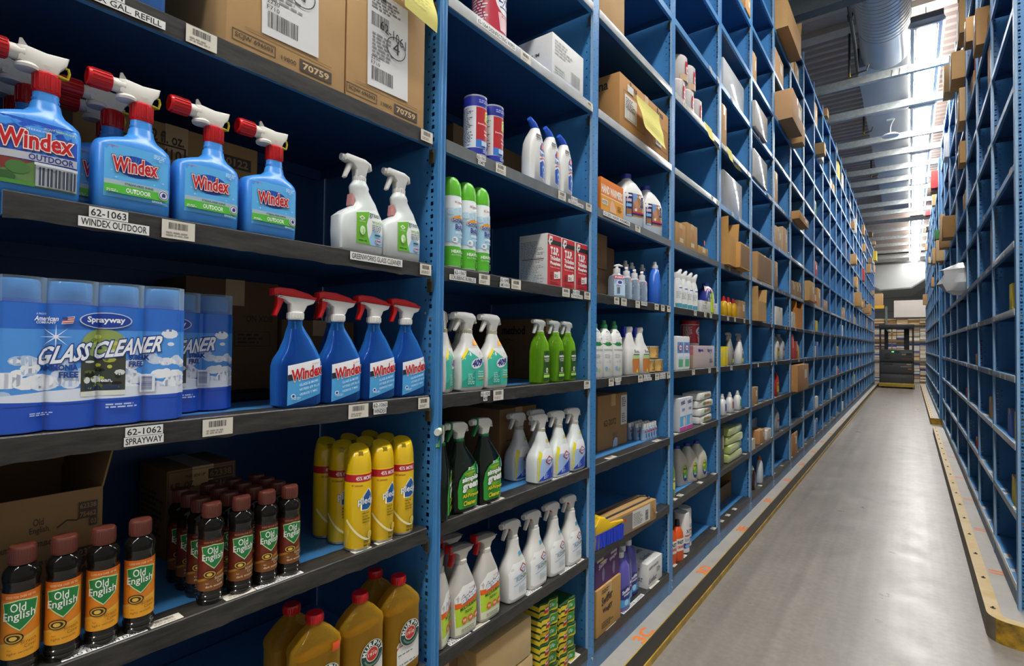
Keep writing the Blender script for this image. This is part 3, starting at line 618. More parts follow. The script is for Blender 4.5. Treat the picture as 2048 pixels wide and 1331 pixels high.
# ---- blue hose-end bottle ------------------------------------------------
def windex_logo(g, x, y, w, h, sk=.06):
    g.text('Windex', x, y, w, h, '#f0eeec', bold=.075, sk=sk, out='#5a2038', ow=.03); g.text('Windex', x, y, w, h, RED, bold=.03, sk=sk)
def hose_bottle(photo=0):
    t = root('hose_end_bottle'); pl = P('#3f8fe0', .28, spec=.5)
    b = Bottle([(0, .052, .026, 4.5, 0), (.006, .0555, .0295, 4.5, 0), (.05, .0565, .030, 4.5, 0), (.108, .0565, .030, 4.2, 0), (.118, .054, .0285, 3.4, .001), (.126, .042, .0255, 2.8, .006), (.133, .027, .0215, 2.3, .0115), (.142, .0205, .0175, 2, .0135), (.152, .0185, .0165, 2, .0135), (.155, .0165, .015, 2, .0135), (.159, .0178, .016, 2, .0135), (.162, .016, .015, 2, .0135), (.166, .0165, .0155, 2, .0135), (.172, .0155, .0145, 2, .0135)], 32)
    build_body(b, t, pl)
    m = MB(); m.lathe([(.0155, .168), (.0168, .170), (.0168, .198), (.0150, .2005)], wp('#c9121a', .3), 20, c=(.0135, 0))
    for i in range(14): a = 2*PI*i/14; m.box(.0135+.0166*math.cos(a)-.0014, .0135+.0166*math.cos(a)+.0014, .0166*math.sin(a)-.0014, .0166*math.sin(a)+.0014, .172, .197, wp('#b00f17', .3), .0006)
    m.build('collar', t)
    wm = wp('#e9e6dc', .35); m = MB()
    m.prism([(-.022, .209), (-.024, .232), (-.012, .2345), (.012, .232), (.04, .235), (.037, .221), (.03, .2125), (.0255, .2005), (.0015, .2005), (-.004, .207)], -.0115, .0115, wm, .0035)
    m.tube([(-.034, 0, .222), (-.014, 0, .222)], [.0115, .0125], wm, 16); m.lathe([(.0155, .2), (.0165, .204), (.0135, .208)], wm, 18, c=(-.0095, 0)); m.lathe([(.012, .206), (.013, .2115)], wm, 18, c=(.0135, 0))
    m.prism([(-.021, .231), (-.0195, .2455), (-.0165, .2465), (-.008, .234)], -.002, .002, wm)
    m.build('sprayer', t)
    r = MB(); rm = wp('#d0141c', .3)
    r.loft([[(x, R_*math.cos(2*PI*k/24), .2225+R_*math.sin(2*PI*k/24)) for k in range(24)] for x, R_ in ((-.0315, .011), (-.0325, .0145), (-.06, .0152), (-.0655, .0148), (-.066, .0115), (-.058, .0112), (-.0575, .001))], [rm]*5+[P('#5d0508', .6)])
    for i in range(16): a = 2*PI*i/16; r.tube([(-.034, .0149*math.cos(a), .2225+.0149*math.sin(a)), (-.061, .0153*math.cos(a), .2225+.0153*math.sin(a))], .0011, wp('#b50f17', .3), 5)
    r.build('hose_nut', t)
    y = MB(); ym = wp('#d9c72a', .4)
    y.tube([(-.012, 0, .2055), (.004, -.004, .203), (.03, -.004, .2035), (.04, 0, .204), (.042, 0, .214), (.0405, 0, .221), (.037, 0, .2205)], .0022, ym, 6); y.tube([(-.012, 0, .2055), (.004, .016, .203), (.03, .014, .2035), (.04, 0, .204)], .002, ym, 6)
    y.build('lever', t)
    g = G(.35); x0, x1, v0, v1 = -.046, .049, .021, .111
    fn = b.map()
    if photo:
        g.rect(x0, .012, x1, v1+.003, '#1f55c4'); g.star(.0, .084, .05, .012, 14, '#3a86e6'); g.ell(0, .088, .024, .018, '#4d9cf0')
        g.poly([(x0, .051), (x1, .054), (x1, .066), (x0, .062)], '#b9bdc4'); g.text('OUTDOOR', -.01, .0535, .054, .009, '#1c2f86', bold=.02, sk=.03)
        windex_logo(g, -.044, .068, .085, .026); g.text('STREAK-FREE', -.014, .098, .03, .003, '#dfe8f5'); g.text("WON'T HARM PLANTS", .006, .103, .04, .0035, '#e6e25a')
        g.rect(x0, .012, x1, .05, '#5e7e46'); g.poly([(x0, .03), (-.02, .042), (-.004, .05), (x0, .05)], '#7d2f2a'); g.ell(-.022, .038, .014, .01, '#46743a'); g.ell(-.036, .022, .012, .008, '#2f5a2a'); g.rect(x0, .012, -.002, .018, '#4b8a3a')
        g.rect(-.002, .014, x1, .05, '#a7aeb8')
        for i in range(5): g.rect(.002+i*.0095, .016, .0085+i*.0095, .044, '#3b4450'); g.rect(.0045+i*.0095, .016, .0055+i*.0095, .044, '#c9cfd6')
        g.rect(-.004, .046, x1, .05, '#d9dde2')
    else:
        g.rect(x0, v0, x1, v1, '#5cb3ee'); g.ell(-.002, .078, .031, .0185, '#1b46ad', 24); g.star(-.002, .08, .0195, .004, 16, '#3f7fd8')
        for sx, sy, s in ((.034, .098, .004), (-.03, .055, .003), (.04, .06, .003), (-.036, .066, .002), (.026, .054, .002)): g.star(sx, sy, s, s*.2, 4, '#cdeafc')
        windex_logo(g, -.0345, .0655, .064, .0235); g.text('SC Johnson', -.042, .1045, .014, .003, '#d33a3a', bold=.02); g.tiny(.024, .1, .02, .008, 3, '#cfe7f8', 2)
        g.rect(x0, .042, x1, .0495, '#a9bfc9'); g.text('STREAK-FREE SHINE', -.018, .0438, .042, .0036, '#47704e', bold=.02)
        g.rect(x0, .028, x1, .042, '#56bd3e'); g.text('OUTDOOR', -.016, .0312, .036, .0075, '#f2f6f0', bold=.03); g.tiny(-.043, .029, .018, .005, 2, '#e8f5e4', 3)
        g.ell(.0405, .0385, .0085, .0085, '#f0f2f6'); g.ring(.0405, .0385, .0068, .0068, .0012, '#23328c'); g.rect(.0375, .0355, .0435, .039, '#23328c'); g.poly([(.0365, .039), (.0445, .039), (.0405, .043)], '#23328c'); g.tiny(.022, .0225, .024, .004, 2, '#d9eefb', 4)
    g.build('label', t, fn, span(-.05, .052, 9), (.03, .06, .09))
    return t
# ---- clear blue trigger bottle ------------------------------------------
def blue_trigger():
    t = root('spray_bottle')
    b = Bottle([(0, .044, .027, 3.5, 0), (.006, .052, .0315, 3.5, 0), (.05, .0535, .0325, 3.4, 0), (.09, .054, .0325, 3.2, 0), (.106, .051, .031, 3, .001), (.125, .041, .0275, 2.7, .003), (.15, .0295, .0235, 2.4, .001), (.172, .02, .0185, 2, -.004), (.182, .0155, .0155, 2, -.005), (.2, .015, .015, 2, -.005)], 32)
    build_body(b, t, GL('#3a8fe8', .9))
    lq = MB(); bb = Bottle([(z+.002 if i == 0 else z, a-.003, d-.003, n, x) for i, (z, a, d, n, x) in enumerate(b.s) if z < .18], 24); bb.mesh(lq, GL('#124fb8', .6)); lq.build('liquid', t)
    MB().tube([(-.005, 0, .19), (.0, .0, .1), (.01, 0, .01)], .002, wp('#cfe0ea')).build('dip_tube', t)
    head(t, -.005, .193, 1, body='#e4e3de', top='#cf1b1f', trig='#c81519', style='shell')
    g = G(.35); T = lambda u: .092+.19*(u+.037); B = lambda u: .006+.27*(u+.036)
    P4 = lambda a, b_: [(-.037, a(-.037)), (.051, a(.051)), (.051, b_(.051)), (-.037, b_(-.037))]
    g.poly(P4(B, T), '#4ea7e2'); g.poly(P4(lambda u: T(u)-.033, T), '#eef0f2'); g.poly(P4(lambda u: T(u)-.033, lambda u: T(u)-.02), '#1b2230')
    g.text('Windex', -.029, T(-.029)-.036, .074, .024, RED, bold=.035, sk=.19, out='#f2f0ee', ow=.05); g.text('SC Johnson', .018, T(.018)-.01, .022, .004, '#b5494b', sk=.19)
    for s, v, w in (('GLASS & MORE', -.05, .046), ('VITRES ET PLUS', -.0605, .05), ('VIDRIOS Y MAS', -.071, .044)): g.text(s, -.012, T(-.012)+v, w, .0052, '#d7effc', bold=.015, sk=.2)
    g.ell(-.026, T(-.026)-.068, .005, .005, '#f0f4f8'); g.ell(-.026, T(-.026)-.068, .003, .003, '#26449a'); g.tiny(-.03, .018, .03, .006, 2, '#cfe6f4', 3)
    g.build('label', t, b.map(.0003), span(-.04, .052, 9), (.03, .06, .085, .1))
    return t
# ---- white and green trigger bottle --------------------------------------
def green_white():
    t = root('spray_bottle'); m = P('#d4dad8', .3, spec=.5)
    b = Bottle([(0, .056, .028, 4, -.002), (.006, .063, .032, 4, -.002), (.05, .0655, .033, 3.8, -.003), (.085, .0655, .033, 3.4, -.003), (.1, .054, .031, 3, .003), (.115, .038, .028, 2.6, .012), (.13, .031, .025, 2.3, .0135), (.145, .0285, .022, 2.1, .006), (.16, .0255, .02, 2, .0), (.166, .0265, .021, 2, .0), (.172, .0235, .019, 2, 0), (.182, .0165, .016, 2, 0)], 32)
    build_body(b, t, m)
    head(t, 0, .178, .92, body='#dddcd8', style='slim', th=.03)
    MB().prism([(-.029, .118), (-.022, .112), (-.018, .132), (-.026, .146)], -.012, .012, wp('#c98f8c'), .002).build('grip_mark', t)
    g = G(.35)
    g.poly([(-.029, .022), (.052, .022), (.054, .098), (.03, .112), (-.029, .098)], '#eef1f2'); g.poly([(-.0, .022), (.052, .022), (.053, .05), (.02, .06)], '#9ccbe8')
    g.poly([(-.029, .022), (.012, .022), (.004, .045), (.0, .07), (.01, .104), (-.029, .096)], '#6cb52d')
    g.poly([(-.022, .085), (-.013, .091), (-.004, .085), (-.013, .079)], '#f2f5ee'); g.poly([(-.018, .085), (-.013, .088), (-.008, .085), (-.013, .082)], '#6cb52d'); g.text('GREENWORKS', -.022, .0745, .018, .003, '#eef5e8')
    g.text('green', .008, .088, .036, .013, '#27622f', bold=.01); g.text('works', .0155, .076, .037, .0095, '#7db52f', bold=.01)
    g.tiny(.016, .057, .034, .016, 4, '#7b8288', 5); g.rect(.024, .046, .042, .05, '#22564f'); g.ell(.037, .0335, .011, .006, '#d7e9f4'); g.path([(.026, .034), (.037, .0395), (.048, .034), (.037, .028), (.026, .034)], .0018, '#c23a3f'); g.rect(.031, .032, .043, .0355, '#5d6bb0')
    g.ell(-.013, .054, .0075, .011, '#dfeed0'); g.rect(-.017, .046, -.009, .058, '#7fae62'); g.tiny(-.024, .026, .026, .006, 1, '#2f6a22', 6)
    g.build('label', t, b.map(), span(-.035, .055, 10), (.04, .06, .08, .09, .1))
    return t
# ---- shrink packs of spray cans -------------------------------------------
def can_pack():
    t = root('spray_can_pack'); r = .0325; n = 4; pc = [(-.0985+.0657*i) for i in range(n)]
    for x in pc:
        m = MB(); m.lathe([(r*.96, .001), (r, .004), (r, .196), (r*.94, .204), (r*.92, .206), (r*.92, .232), (r*.86, .2365), (.001, .2365)], [P('#2c67c8', .3)]*4+[GL('#5fa8e8', .35)]*3, 24, c=(x, 0)); m.build('can', t)
    def sec(u):   # front of the lobed film at u
        d = min(abs(u-x) for x in pc); return max(.012, math.sqrt(max(0, (r+.0012)**2-d*d))*.55+.0165)
    W = .131; N = 60
    xs = [-W+2*W*i/N for i in range(N+1)]
    loop = [(u, -sec(u)*(1 if abs(u) < W-.012 else .8)) for u in xs]+[(u, sec(u)*(1 if abs(u) < W-.012 else .8)) for u in xs[::-1]]
    film = MB(); film.loft([[(u, y, z) for u, y in loop] for z in (.002, .2)], P('#2450b8', .25), cap0=False, cap1=False); film.build('printed_film', t)
    sh = MB(); sh.loft([[(u*(1+.003*math.sin(90*u)), y*1.02, z) for u, y in loop] for z in (.2, .215, .234, .24)], GL('#bcd8f2', .86, .05), cap0=False, cap1=False); sh.build('clear_film', t)
    g = G(.3); R = random.Random(3); SKY = '#4f95e2'; CL = '#e3e9f3'
    g.rect(-W, .002, W, .2, '#2450b8'); g.rect(-W, .042, W, .2, SKY); g.rect(-W, .16, W, .2, '#2d6cc8')
    g.hold = True
    for i in range(70):
        x = R.uniform(-W, W); y = R.uniform(.052, .115) if R.random() < .75 or x < .02 else R.uniform(.1, .165); s = R.uniform(.008, .02)*(1.2 if y < .09 else .7)
        x = max(-W+s, min(W-s, x)); g.ell(x, y, s, s*.62, R.choice([CL, '#cdd9ec', '#f1f4f8', '#b5cbe8']), 10)
    g.hold = False
    g.poly([(-W, .042), (W, .042), (W, .06), (0, .068), (-W, .058)], '#dfe6f2'); g.poly([(-W, .042), (-W, .05), (-.05, .0455), (.06, .0475), (W, .049), (W, .042)], '#2450b8')
    # picture of a stream between stones
    g.rect(-.024, .056, .036, .14, '#3c4038'); g.ell(.006, .138, .03, .024, '#8fa35a')
    g.hold = True; g.l += 1
    for i in range(26): g.ell(-.019+R.random()*.05, .062+R.random()*.074, R.uniform(.003, .009), R.uniform(.002, .006), R.choice(['#a7ad3a', '#20231f', '#d7dcd8', '#63702f', '#171a18', '#c2c94a']), 8)
    for i in range(8): g.ell(-.01+R.random()*.034, .138+R.random()*.016, .005, .004, R.choice(['#5d7a2a', '#96aa4a', '#c6cf6a']), 8)
    g.hold = False
    g.rect(-.024, .052, .036, .06, '#dfe4da'); g.text('Clean,', -.004, .0735, .022, .007, '#e8edf2', bold=.03); g.text('Fresh Scent', -.017, .0625, .046, .0075, '#23406e', bold=.03)
    g.text('GLASS CLEANER', -.078, .104, .165, .026, '#f3f5f8', bold=.03, sh=.28, sk=.13, out='#1b3a8c', ow=.05)
    for s, x, y, w in (('STREAK', .041, .11, .031), ('FREE', .041, .099, .022), ('AMMONIA', -.073, .0955, .044), ('FREE', -.051, .084, .023)): g.text(s, x, y, w, .0085, '#1b3f8f', bold=.04)
    g.ell(.008, .176, .036, .0135, '#c9d3e2', 28); g.ell(.008, .176, .034, .012, '#1b3f9c', 28); g.text('Sprayway', -.017, .17, .05, .012, '#f3f5f8', bold=.03)
    g.text('American', -.082, .173, .028, .007, '#f1f3f7', bold=.03, sh=.2); g.text('A PROUD', -.08, .182, .014, .003, '#e6ebf3'); g.text('COMPANY', -.08, .1685, .024, .0035, '#e6ebf3', bold=.03)
    g.poly([(-.05, .168), (-.036, .17), (-.034, .181), (-.048, .179)], '#e8e1e0')
    for i in range(3): g.path([(-.049, .17+.0036*i), (-.035, .172+.0036*i)], .0016, '#c94b4b')
    g.rect(-.0495, .175, -.043, .1795, '#31488f'); g.star(-.056, .148, .02, .0022, 8, '#eef3fa')
    g.rect(.058, .054, .08, .085, '#dfe7f2'); g.bars(.061, .057, .015, .025, '#27407c', seed=4, vert=True)
    g.tiny(.01, .03, .045, .009, 2, '#c4d2ea', 5); g.tiny(-.085, .026, .03, .006, 2, '#b9caea', 6)
    g.build('print', t, lambda u, v, l: (u, -sec(max(-W+.0005, min(W-.0005, u)))*(1 if abs(u) < W-.012 else .8)-.0012-.00011*l, v), span(-W, W, 60), clip=(-W, W, .003, .1995))
    return t
# ---- small round bottles of furniture polish --------------------------------
def polish_bottle(dark=0):
    t = root('polish_bottle'); r = .0235; gl = P('#15120f', .12, spec=.6, coat=.3); clr = GL('#201d1a', .6, .04)
    m = MB(); m.lathe([(r*.96, 0), (r, .003), (r, .008), (r*.95, .0095), (r*.95, .0105), (r, .012), (r, .017), (r*.95, .0185), (r*.96, .02), (r*.93, .024), (r*.93, .128), (r*.9, .132), (r*.93, .136), (r*.97, .141), (r*.98, .148), (r*.9, .155), (r*.7, .161), (.0125, .165), (.0122, .171)], [gl]*13+[clr]*5, 28); m.build('bottle_body', t)
    MB().lathe([(r*.9, .134), (r*.9, .1475), (.001, .1475)], gl, 24).build('liquid', t)
    m = MB(); cm = P('#5a2a1f', .4); m.lathe([(.0163, .164), (.0168, .166), (.0164, .188), (.0150, .1905), (.001, .1905)], cm, 24)
    for i in range(28): a = 2*PI*i/28; m.box(.0164*math.cos(a)-.0006, .0164*math.cos(a)+.0006, .0164*math.sin(a)-.0006, .0164*math.sin(a)+.0006, .167, .187, cm)
    m.build('cap', t)
    a, b_, c = ('#4a1712', '#6d2a1c', '#7d4a20') if dark else ('#c9651a', '#d9801f', '#e8a22a')
    g = G(.35); W = r*.93*1.9
    g.rect(-W, .027, W, .125, b_); g.rect(-W, .115, W, .125, a); g.poly([(-W, .027), (W, .027), (W, .066), (.012, .058), (-W, .04)], c); g.poly([(-W, .044), (.012, .06), (W, .068), (W, .065), (.012, .056), (-W, .039)], '#e0b04a' if not dark else '#b07a2c')
    g.text('GOOD FOR OVER 100 YRS', -.017, .1175, .036, .0035, '#f0d9a8' if not dark else '#c98f52')
    g.poly([(-.021, .111), (0, .1155), (.023, .111), (.019, .085), (.001, .068), (-.017, .085)], '#c9d9a0'); g.poly([(-.0195, .1098), (0, .1138), (.0212, .1098), (.0175, .086), (.001, .0703), (-.0155, .086)], '#1e7a3c')
    g.text('Old', -.010, .0975, .017, .0125, '#f1efe6', bold=.01); g.text('English', -.019, .081, .037, .0155, '#f1efe6', bold=.01, sk=.06)
    g.ell(-.006, .0585, .0115, .008, '#1d1a12', 20); g.ell(-.006, .0585, .0098, .0066, '#c79a32', 20); g.ell(-.006, .0585, .0075, .0048, '#2a2418', 20); g.ell(-.006, .0585, .0045, .0032, '#dcb14a', 14)
    ink = '#7a4a12' if not dark else '#e8d8b8'
    g.text('Scratch', .002, .0475, .018, .0055, ink, sk=.1); g.text('Cover', .006, .0415, .014, .005, ink, sk=.1); g.text('for', -.012, .0405, .005, .003, ink); g.text('light woods' if not dark else 'dark woods', -.012, .0335, .028, .0045, ink, sk=.06)
    if dark: g.ell(.016, .046, .003, .003, '#5d6a3a')
    g.rect(W*.98, .03, W*1.5, .122, '#d9b23a' if not dark else '#b5892f'); g.tiny(W*1.0, .06, W*.45, .055, 14, '#4a3a1a', 3); g.rect(W*1.05, .034, W*1.4, .056, '#e9e6da'); g.bars(W*1.08, .036, W*.28, .018, '#222222', 3)
    g.build('label', t, cylmap(r*.93, .00015), span(-W, W*1.5, 30))
    return t
# ---- yellow aerosol ---------------------------------------------------------
def yellow_can():
    t = root('aerosol_can'); r = .0325; y = P('#e8c010', .25, spec=.6, coat=.2)
    MB().lathe([(r*.9, 0), (r*.98, .002), (r*.96, .006), (r, .009), (r, .184), (r*.985, .187)], [P('#b9b9b4', .3, metal=.8)]*2+[y]*3, 32).build('can_body', t)
    def rg(z, k, tilt): return [(r*k*math.cos(2*PI*i/28), r*k*math.sin(2*PI*i/28), z+tilt*r*k*math.sin(2*PI*i/28)) for i in range(28)]
    MB().loft([rg(.187, .985, 0), rg(.205, .97, .0), rg(.226, .90, .12), rg(.241, .78, .3), rg(.245, .7, .38)], P('#dcb60e', .22, coat=.3)).build('cap', t)
    MB().prism([(-.006, .228), (.006, .228), (.0045, .2395), (-.0045, .2395)], -.0265, -.018, P('#9b8412', .5)).build('spray_button', t)
    g = G(.3); W = r*1.9
    g.rect(-W*1.4, .167, W*1.4, .185, '#b8202c'); g.text('45% MORE', -.012, .171, .042, .0095, '#f2e6e0', bold=.02); g.text('SC Johnson', -.022, .155, .026, .006, '#a03326', bold=.02)
    g.poly([(.0, .098), (.0, .125), (.01, .14), (.021, .151), (.032, .138), (.037, .124), (.034, .104), (.017, .096)], '#e9e2c0'); g.poly([(.003, .1), (.003, .125), (.012, .138), (.0205, .147), (.03, .136), (.034, .123), (.0315, .106), (.017, .099)], '#1f5a9c')
    g.text('pledge', -.006, .108, .052, .021, '#eef2f5', bold=.02, out='#173f7a', ow=.03)
    for i, (v, w) in enumerate(((.088, .026), (.08, .02), (.073, .026), (.066, .022))): g.tiny(.004, v, w, .005, 1, '#8a7412', 3+i)
    pts = [(-.034+.062*k/12, .076-.052*math.sin(k/12*PI/2)) for k in range(13)]; g.path(pts, .005, '#f0e7b0'); g.ell(.026, .036, .008, .009, '#e6d98a'); g.ell(.026, .036, .006, .007, '#d8c04a')
    g.tiny(.008, .018, .03, .007, 2, '#5a4c10', 8); g.tiny(.008, .009, .028, .006, 1, '#5a4c10', 9)
    g.build('print', t, cylmap(r, .00015), span(-W*1.4, W*1.4, 30))
    return t
# ---- amber oil soap -----------------------------------------------------------
def soap_bottle(sticker=0):
    t = root('soap_bottle')
    b = Bottle([(0, .054, .03, 4, 0), (.006, .0585, .034, 4, 0), (.03, .059, .034, 4, 0), (.04, .0575, .033, 4, 0), (.165, .058, .0335, 4, 0), (.178, .0595, .035, 4, 0), (.19, .057, .033, 3.6, 0), (.215, .034, .0235, 3, 0), (.228, .0185, .0175, 2, 0), (.236, .0165, .0165, 2, 0)], 32)
    build_body(b, t, GL('#c89a2a', .8))
    lq = MB(); Bottle([(z+.003, a-.003, d-.003, n, x) for z, a, d, n, x in b.s if z < .17], 24).mesh(lq, GL('#b07f16', .6)); lq.build('liquid', t)
    m = MB(); m.lathe([(.0185, .232), (.0195, .234), (.0195, .249), (.0175, .2525), (.001, .2525)], wp('#c4161e', .3), 24)
    for i in range(24): a = 2*PI*i/24; m.box(.0193*math.cos(a)-.0008, .0193*math.cos(a)+.0008, .0193*math.sin(a)-.0008, .0193*math.sin(a)+.0008, .235, .248, wp('#ab1018', .3))
    m.build('cap', t)
    g = G(.4); cx, cy = .012, .108
    g.poly([(-.03, .085), (-.024, .092), (.048, .099), (.05, .099), (.05, .03), (-.03, .022)], '#e9e7df'); g.poly([(-.03, .066), (.05, .078), (.05, .092), (-.03, .081)], '#c83a2a'); g.text('WOOD CLEANER', -.027, .0695, .073, .0085, '#f4eee4', bold=.03, sk=.14)
    g.tiny(-.026, .03, .07, .032, 5, '#7d8a8c', 3)
    for k in range(5): g.path([(.034+k*.003, .088), (.044+k*.0022, .1)], .0012, '#22574a'); g.path([(-.026+k*.003, .083), (-.02+k*.002, .094)], .0012, '#22574a')
    g.ell(cx, cy, .0345, .0335, '#e9e7df', 36); g.ell(cx, cy, .033, .032, '#1d4a3e', 36); g.ell(cx, cy, .0185, .018, '#e9e7df', 28); g.ell(cx, cy, .0165, .016, '#c8342a', 28)
    g.text('1910', cx-.0125, cy-.004, .025, .008, '#f2ece0', bold=.02); g.text('SINCE', cx-.005, cy+.006, .01, .003, '#f2ece0')
    for i, ch in enumerate('MURPHY'):
        a = math.radians(164-i*29.6); R_ = .0255; ux, uy = math.cos(a), math.sin(a); q = math.degrees(a)-90; s = math.radians(q)
        w_, h_ = .0095, .0105; g.text(ch, cx+R_*ux-(w_/2*math.cos(s)-h_/2*math.sin(s)), cy+R_*uy-(w_/2*math.sin(s)+h_/2*math.cos(s)), w_, h_, '#f1efe6', bold=.04, rot=q)
    g.ring(cx, cy, .0255, .0245, .0035, '#9fb8a8', 20, math.radians(200), math.radians(340)); g.ring(cx, cy, .0255, .0245, .0012, '#1d4a3e', 20, math.radians(200), math.radians(340))
    if sticker: g.rect(.022, .166, .042, .185, '#e8502a')
    g.build('label', t, b.map(.0002), span(-.035, .056, 10), (.165, .17, .178))
    return t
# ---- generic labelled trigger bottle, by recipe ----------------------------------
def trig_bottle(kind):
    t = root('spray_bottle')
    if kind == 'teal':
        b = Bottle([(0, .05, .028, 4, 0), (.006, .057, .032, 4, 0), (.05, .058, .0325, 4, 0), (.1, .0575, .0325, 3.6, 0), (.112, .053, .031, 3.2, .001), (.13, .039, .0275, 2.8, .003), (.15, .027, .022, 2.3, .001), (.165, .0225, .019, 2, -.002), (.176, .017, .016, 2, -.002)], 30)
        build_body(b, t, P('#cfcfcb', .35)); head(t, -.002, .172, .93, body='#d8d7d2', collar='#b8b49c')
        g = G(.3); g.poly([(-.05, .012), (.05, .012), (.051, .1), (.03, .13), (-.02, .13), (-.051, .1)], '#e6e8e6'); g.poly([(-.05, .012), (.05, .012), (.051, .082), (.04, .088), (-.024, .124), (-.051, .1)], '#3cb8a0')
        g.poly([(-.05, .012), (.008, .012), (.004, .06), (-.05, .03)], '#2a9a86'); g.poly([(-.051, .092), (-.024, .122), (-.024, .132), (-.05, .104)], '#e8cf2a'); g.poly([(.0, .138), (.026, .14), (.022, .158), (.002, .156)], '#e8a31a')
        g.ell(.01, .083, .026, .0155, '#e9ecf4', 24, 0, .18); g.text('409', -.011, .073, .042, .019, '#2b2f86', bold=.05, sh=.25, sk=.1)
        for i, s in enumerate(('Cleaner', 'Degreaser', 'Disinfectant')): g.text(s, .016, .056-i*.0075, .028, .0048, '#e3f5f0', bold=.02)
        g.rect(.016, .034, .049, .037, '#d9a52a'); g.tiny(-.03, .02, .03, .034, 6, '#a9e0d4', 4); g.poly([(.04, .1), (.046, .106), (.048, .098)], '#3f8fc0')
    elif kind == 'green':
        b = Bottle([(0, .046, .026, 4, .002), (.006, .053, .031, 4, .002), (.05, .0545, .032, 4, .002), (.12, .054, .032, 3.6, .002), (.14, .051, .0305, 3.2, .002), (.16, .041, .027, 2.7, .0), (.185, .027, .021, 2.3, -.007), (.2, .0205, .018, 2, -.011), (.212, .0165, .0165, 2, -.011)], 30)
        build_body(b, t, GL('#0f1a12', .3, .05)); lq = MB(); Bottle([(z+.003, a-.003, d-.003, n, x) for z, a, d, n, x in b.s if z < .19], 20).mesh(lq, P('#0a120c', .2)); lq.build('liquid', t)
        head(t, -.011, .204, .9, body='#d6d6cd', trig='#1f6a3c', collar='#1d6238', nozzle='#cfd0c8')
        MB().box(-.058, -.05, -.0135, .0135, .248, .274, wp('#1f6a3c'), .002).build('nozzle_band', t)
        g = G(.3); g.poly([(-.04, .02), (-.034, .014), (.05, .012), (.053, .1), (.05, .145), (.03, .14), (-.02, .12), (-.036, .1), (-.042, .07)], '#2f9a34')
        g.star(.008, .1, .032, .012, 18, '#7db32a'); g.star(.008, .066, .03, .012, 18, '#7db32a'); g.text('Concentrated', -.016, .112, .045, .006, '#d8c632', bold=.02, sk=.08); g.tiny(.0, .124, .034, .01, 2, '#d4e8cc', 3)
        g.text('simple', -.026, .087, .07, .019, '#f2f5ee', bold=.05, sk=.06, out='#14421c', ow=.06); g.text('green', -.024, .062, .068, .021, '#f2f5ee', bold=.05, sk=.06, out='#14421c', ow=.06)
        g.text('All-Purpose', -.026, .042, .074, .014, '#efe02a', bold=.03, sh=.1, out='#1c5a22', ow=.05); g.text('Cleaner', -.022, .022, .055, .0135, '#efe02a', bold=.03, sh=.1, out='#1c5a22', ow=.05)
        g.rect(.04, .108, .05, .136, '#8cc4e0')
    elif kind == 'blue':
        b = Bottle([(0, .05, .028, 4, 0), (.006, .057, .033, 4, 0), (.05, .059, .034, 3.8, 0), (.085, .0585, .034, 3.4, 0), (.105, .053, .032, 3, .002), (.125, .041, .028, 2.7, .006), (.15, .029, .023, 2.3, .007), (.17, .0245, .02, 2, .004), (.185, .017, .016, 2, .004)], 30)
        build_body(b, t, P('#d6dad8', .35)); head(t, .004, .18, .95, body='#d3d1cc', collar='#b9b5a6')
        g = G(.3); g.poly([(-.053, .01), (.053, .01), (.054, .09), (.035, .12), (-.01, .124), (-.05, .09)], '#eef0f3'); g.poly([(-.053, .01), (.053, .01), (.054, .072), (.03, .085), (-.05, .09)], '#a5c2ea')
        g.poly([(-.05, .01), (.053, .01), (.054, .072), (.04, .062), (-.04, .018)], '#2546b4'); g.poly([(-.054, .012), (-.045, .012), (-.042, .07), (-.026, .11), (-.034, .118), (-.053, .085)], '#d8cc2a'); g.poly([(.008, .142), (.033, .146), (.03, .158), (.009, .155)], '#d6b81e')
        g.path([(-.01, .078), (.012, .094), (.036, .08), (.014, .064), (-.01, .078)], .005, '#b52a3a'); g.ell(.013, .079, .016, .0095, '#dfe5f2'); g.text('Clorox', -.002, .0755, .031, .0075, '#26439a', bold=.04, sh=.15)
        g.text('Clean-Up', .02, .05, .03, .006, '#e9eef8', rot=80, bold=.02); g.text('Cleaner + Bleach', .03, .03, .034, .0045, '#e9eef8', rot=80); g.tiny(-.022, .016, .03, .02, 4, '#b9c8ea', 4)
    elif kind == 'white':
        b = Bottle([(0, .046, .029, 4, 0), (.004, .053, .034, 3.6, 0), (.012, .0545, .035, 3.6, 0), (.05, .056, .0355, 3.2, 0), (.085, .0565, .0355, 3, 0), (.11, .054, .034, 2.8, .001), (.13, .046, .031, 2.5, .002), (.155, .031, .025, 2.2, .002), (.18, .0235, .0215, 2, .0), (.205, .021, .02, 2, 0)], 30)
        build_body(b, t, P('#d4d3cd', .4)); head(t, 0, .2, .95, body='#cfcdc7', style='big'); MB().box(-.03, -.018, -.01, .01, .238, .25, wp('#b3242a'), .002).build('lock_tab', t)
        g = G(.35); g.poly([(-.04, .014), (.05, .014), (.053, .1), (.04, .13), (-.03, .13), (-.05, .1), (-.05, .02)], '#ecedec'); g.poly([(.0, .148), (.03, .152), (.027, .166), (.0, .162)], '#3f8cb8'); g.poly([(.0, .146), (.03, .15), (.03, .152), (.0, .148)], '#a7bf3a')
        g.path([(-.001, .106), (.018, .121), (.037, .106), (.018, .091), (-.001, .106)], .0045, '#9a3a3c'); g.ell(.018, .106, .013, .008, '#f0f0f0'); g.text('CLOROX', .008, .1035, .02, .005, '#4054a0', bold=.04, sh=.2); g.ell(.042, .112, .005, .005, '#d3cd3a')
